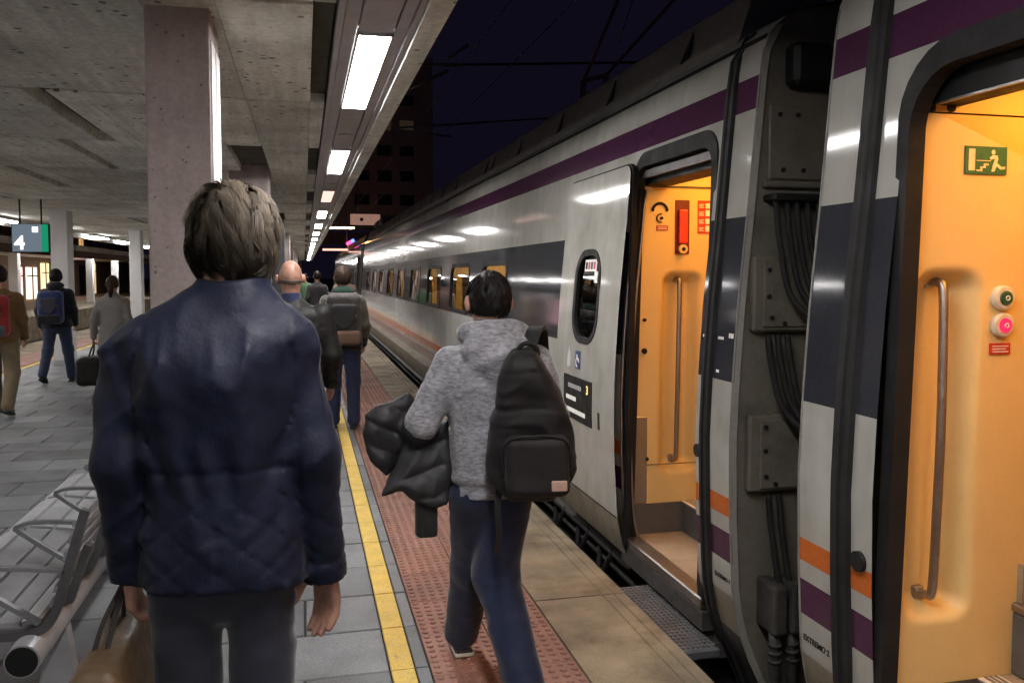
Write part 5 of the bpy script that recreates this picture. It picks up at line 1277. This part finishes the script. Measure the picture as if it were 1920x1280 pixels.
# grey-brown backpack man, standing on the yellow line
OLV = cloth('olive_jacket', (.055, .050, .037), .75); 
def two_tone(C): return ((np.abs(C[:, 0]) < .155) | (C[:, 2] < .95)).astype(int)
bpm, hc, ax, s_ = figure('man in blue jeans with grey brown backpack walking over the yellow line', (.395, 9.15, 0), 0., 1.70, seed=31, res=.012, jacket=[OLV, cloth('dark_vest', (.014, .014, .017))], trousers=cloth('mid_jeans', (.022, .032, .075)), hair=hairmat('brown_hair', (.02, .012, .008), (.06, .04, .025)), shoe=cloth('dark_trainer', (.02, .02, .03)), fold=.008, girth=1.12, jmatfn=two_tone,
    legs=[((-.09, 0, .87), (-.10, .06, .48), (-.11, .05, .085)), ((.09, 0, .87), (.10, .03, .48), (.10, -.02, .085))], leg_r=(.095, .075, .065), arm_r=(.072, .06, .045), hair_cfg=dict(attr=.4))
def hoodg(P): return smin(ell(P, (0, -.05, 1.455), (.115, .085, .052)), ell(P, (0, -.10, 1.42), (.09, .045, .05)), .03)
sdf('green_hood', hoodg, (-.16, -.18, 1.34), (.16, .08, 1.54), .010, cloth('bottle_green', (.012, .038, .026)), bpm)
def hiking_pack(name_label, parent_loc, w, h_, d_, z0, m1, m2, m3, seed):
    t = empty('backpack', name_label, 'backpack', parent_loc)
    def f(P):
        q = rbox(P, (0, -.02, z0 + h_/2), (w/2, d_/2, h_/2), .07); return q - .006 * ridge(P * np.array([9, 9, 9.], np.float32), seed)
    sdf('pack_body', f, (-w/2 - .05, -d_/2 - .08, z0 - .05), (w/2 + .05, d_/2 + .05, z0 + h_ + .05), .011, m1, t)
    def g(P): return rbox(P, (0, -d_/2 - .025, z0 + h_*.16), (w*.46, .045, h_*.13), .035)
    sdf('lower_pocket', g, (-w, -d_ - .1, z0 - .06), (w, 0, z0 + h_*.4), .011, m2, t)
    def g2(P): return smax(rbox(P, (0, -d_/2 - .02, z0 + h_*.55), (w*.36, .035, h_*.25), .03), np.abs(P[:, 0]) * 1.2 - (P[:, 2] - z0 - h_*.22) * .9 - .01, .02)
    sdf('front_panel', g2, (-w, -d_ - .1, z0), (w, 0, z0 + h_), .011, m3, t)
    for sx in (-1, 1): obj('shoulder_strap', ribbon3([(sx*w*.28, d_/2 - .02, z0 + h_*.9), (sx*w*.36, d_/2 + .10, z0 + h_*1.0), (sx*w*.40, d_/2 + .24, z0 + h_*.9), (sx*w*.40, d_/2 + .27, z0 + h_*.55)], .06, .015, (1, 0, 0)), m3, t, local=True)
    for sx in (-.6, .6): obj('buckle', bx(sx*w*.5 - .014, sx*w*.5 + .014, -d_/2 - .05, -d_/2 - .02, z0 + h_*.55, z0 + h_*.60, bev=.004), pm('buckle_orange', (.42, .21, .07), .5), t, local=True)
    return t
hiking_pack('grey brown hiking backpack with tan lower pocket on the man in blue jeans', (.39, 9.15 - .245, 0), .35, .53, .20, .90, cloth('pack_taupe', (.055, .048, .046)), cloth('pack_tan', (.13, .075, .05)), cloth('pack_char', (.022, .021, .023)), 71)
# person with blue backpack
p5, hc, ax, s_ = figure('person in dark jacket and jeans with blue backpack beside a pale column', (-3.60, 14.0, 0), .05, 1.70, seed=41, res=.013, jacket=cloth('dark_parka', (.018, .020, .028)), trousers=JEANS, hair=hairmat('cap_hair', (.015, .012, .01), (.03, .025, .02)), shoe=M['blk'], fold=.009, girth=1.15, arm_r=(.075, .065, .05),
    legs=[((-.09, 0, .87), (-.12, -.08, .49), (-.16, -.26, .15)), ((.09, 0, .87), (.12, .10, .49), (.14, .20, .085))], leg_r=(.095, .072, .062), hair_cfg=dict(attr=.3))
def hoodd(P): return smin(ell(P, (0, -.06, 1.46), (.125, .09, .06)), ell(P, (0, -.10, 1.42), (.09, .05, .06)), .03)
sdf('jacket_hood', hoodd, (-.17, -.2, 1.34), (.17, .1, 1.55), .011, MATS['dark_parka'], p5)
hiking_pack('blue hiking backpack on the person in the dark jacket', (-3.61, 14.0 - .245, 0), .33, .48, .20, .90, cloth('pack_blue', (.035, .055, .17)), cloth('pack_dark', (.02, .02, .03)), cloth('pack_grey', (.06, .06, .085)), 72)
# person in mustard jacket with red backpack
p6, hc, ax, s_ = figure('person in mustard jacket and tan trousers with red backpack at the left', (-3.40, 10.9, 0), .1, 1.72, seed=51, res=.012, jacket=cloth('mustard', (.15, .085, .030)), trousers=cloth('tan_trousers', (.16, .125, .075)), hair=hairmat('dark_hair', (.015, .01, .008), (.03, .02, .015)), shoe=pm('boot_grey', (.06, .055, .06), .6), fold=.008, girth=1.08, arm_r=(.072, .062, .047),
    legs=[((-.09, 0, .88), (-.10, .10, .49), (-.11, .2, .085)), ((.09, 0, .88), (.11, .0, .49), (.10, -.25, .14))], leg_r=(.098, .078, .068), hair_cfg=dict(attr=.4))
hiking_pack('red and grey backpack on the person in the mustard jacket', (-3.385, 10.9 - .24, 0), .32, .47, .19, .92, cloth('pack_red', (.26, .022, .022)), cloth('pack_grey_low', (.07, .07, .085)), cloth('pack_red_dark', (.13, .018, .02)), 73)
# woman in the grey coat
p7, hc, ax, s_ = figure('woman in grey coat with tied brown hair holding a black bag', (-2.50, 12.4, 0), 0., 1.60, seed=61, res=.012, jacket=cloth('grey_coat', (.26, .25, .24), .9), jname='coat', trousers=cloth('dark_leggings', (.02, .02, .025)), hair=hairmat('woman_hair', (.03, .016, .01), (.10, .055, .03)), shoe=M['blk'], fold=.008, girth=.95,
    torso=[(.52, 0, 0, .20, .15), (.70, 0, 0, .185, .14), (.86, 0, 0, .172, .13), (1.02, 0, 0, .145, .105), (1.17, 0, -.01, .160, .11), (1.27, 0, -.01, .160, .105), (1.32, 0, 0, .115, .085), (1.36, 0, 0, .07, .065), (1.385, 0, .01, .06, .058)], hem=.52,
    arms=[((-.15, 0, 1.255), (-.225, -.06, 1.03), (-.25, .0, .80)), ((.15, 0, 1.255), (.19, -.02, 1.03), (.19, .1, .83))], leg_r=(.085, .06, .045), hand_pose={0: 'grip'}, hair_cfg=dict(attr=.4, thick=.012, low=-.06))
def bun(P): return chain(P, [(0, -.09, 1.455), (.0, -.115, 1.40), (-.005, -.10, 1.33)], [.035, .032, .018], .02)
sdf('ponytail', bun, (-.1, -.2, 1.28), (.1, 0, 1.53), .008, MATS.get('x') or bpy.data.materials['woman_hair'], p7)
hb = empty('holdall', 'black holdall carried by the woman in the grey coat', 'bag', (-2.50 - .27, 12.42, 0))
def hbf(P): return rbox(P, (-.02, 0, .34), (.15, .22, .19), .07) - .008 * ridge(P * 9, 5)
sdf('bag_body', hbf, (-.25, -.3, .1), (.22, .3, .6), .012, cloth('holdall_black', (.014, .013, .012), .7), hb)
for y in (-.08, .08): obj('bag_handle', tb(bez([(-.03, y*1.4, .50), (0, y, .62), (.02, 0, .70), (.03, -y*.3, .705)], 6), .012, 6), MATS['holdall_black'], hb, local=True)
# distant people by the train
for (x, y, lab, jc, H_, sd) in ((.30, 20.5, 'distant person in dark coat ahead of the grey brown backpack', (.03, .028, .03), 1.70, 81), (.02, 25.5, 'distant person in green top farther along the platform', (.06, .12, .06), 1.66, 91), (.78, 17.2, 'distant person in pale brown jacket next to the train', (.16, .10, .07), 1.72, 95)):
    figure(lab, (x, y, 0), 0., H_, seed=sd, res=.018, jacket=cloth('far_coat%d' % sd, jc), trousers=DENIM, hair=HB, shoe=M['blk'], fold=.008, hair_cfg=dict(attr=.3))
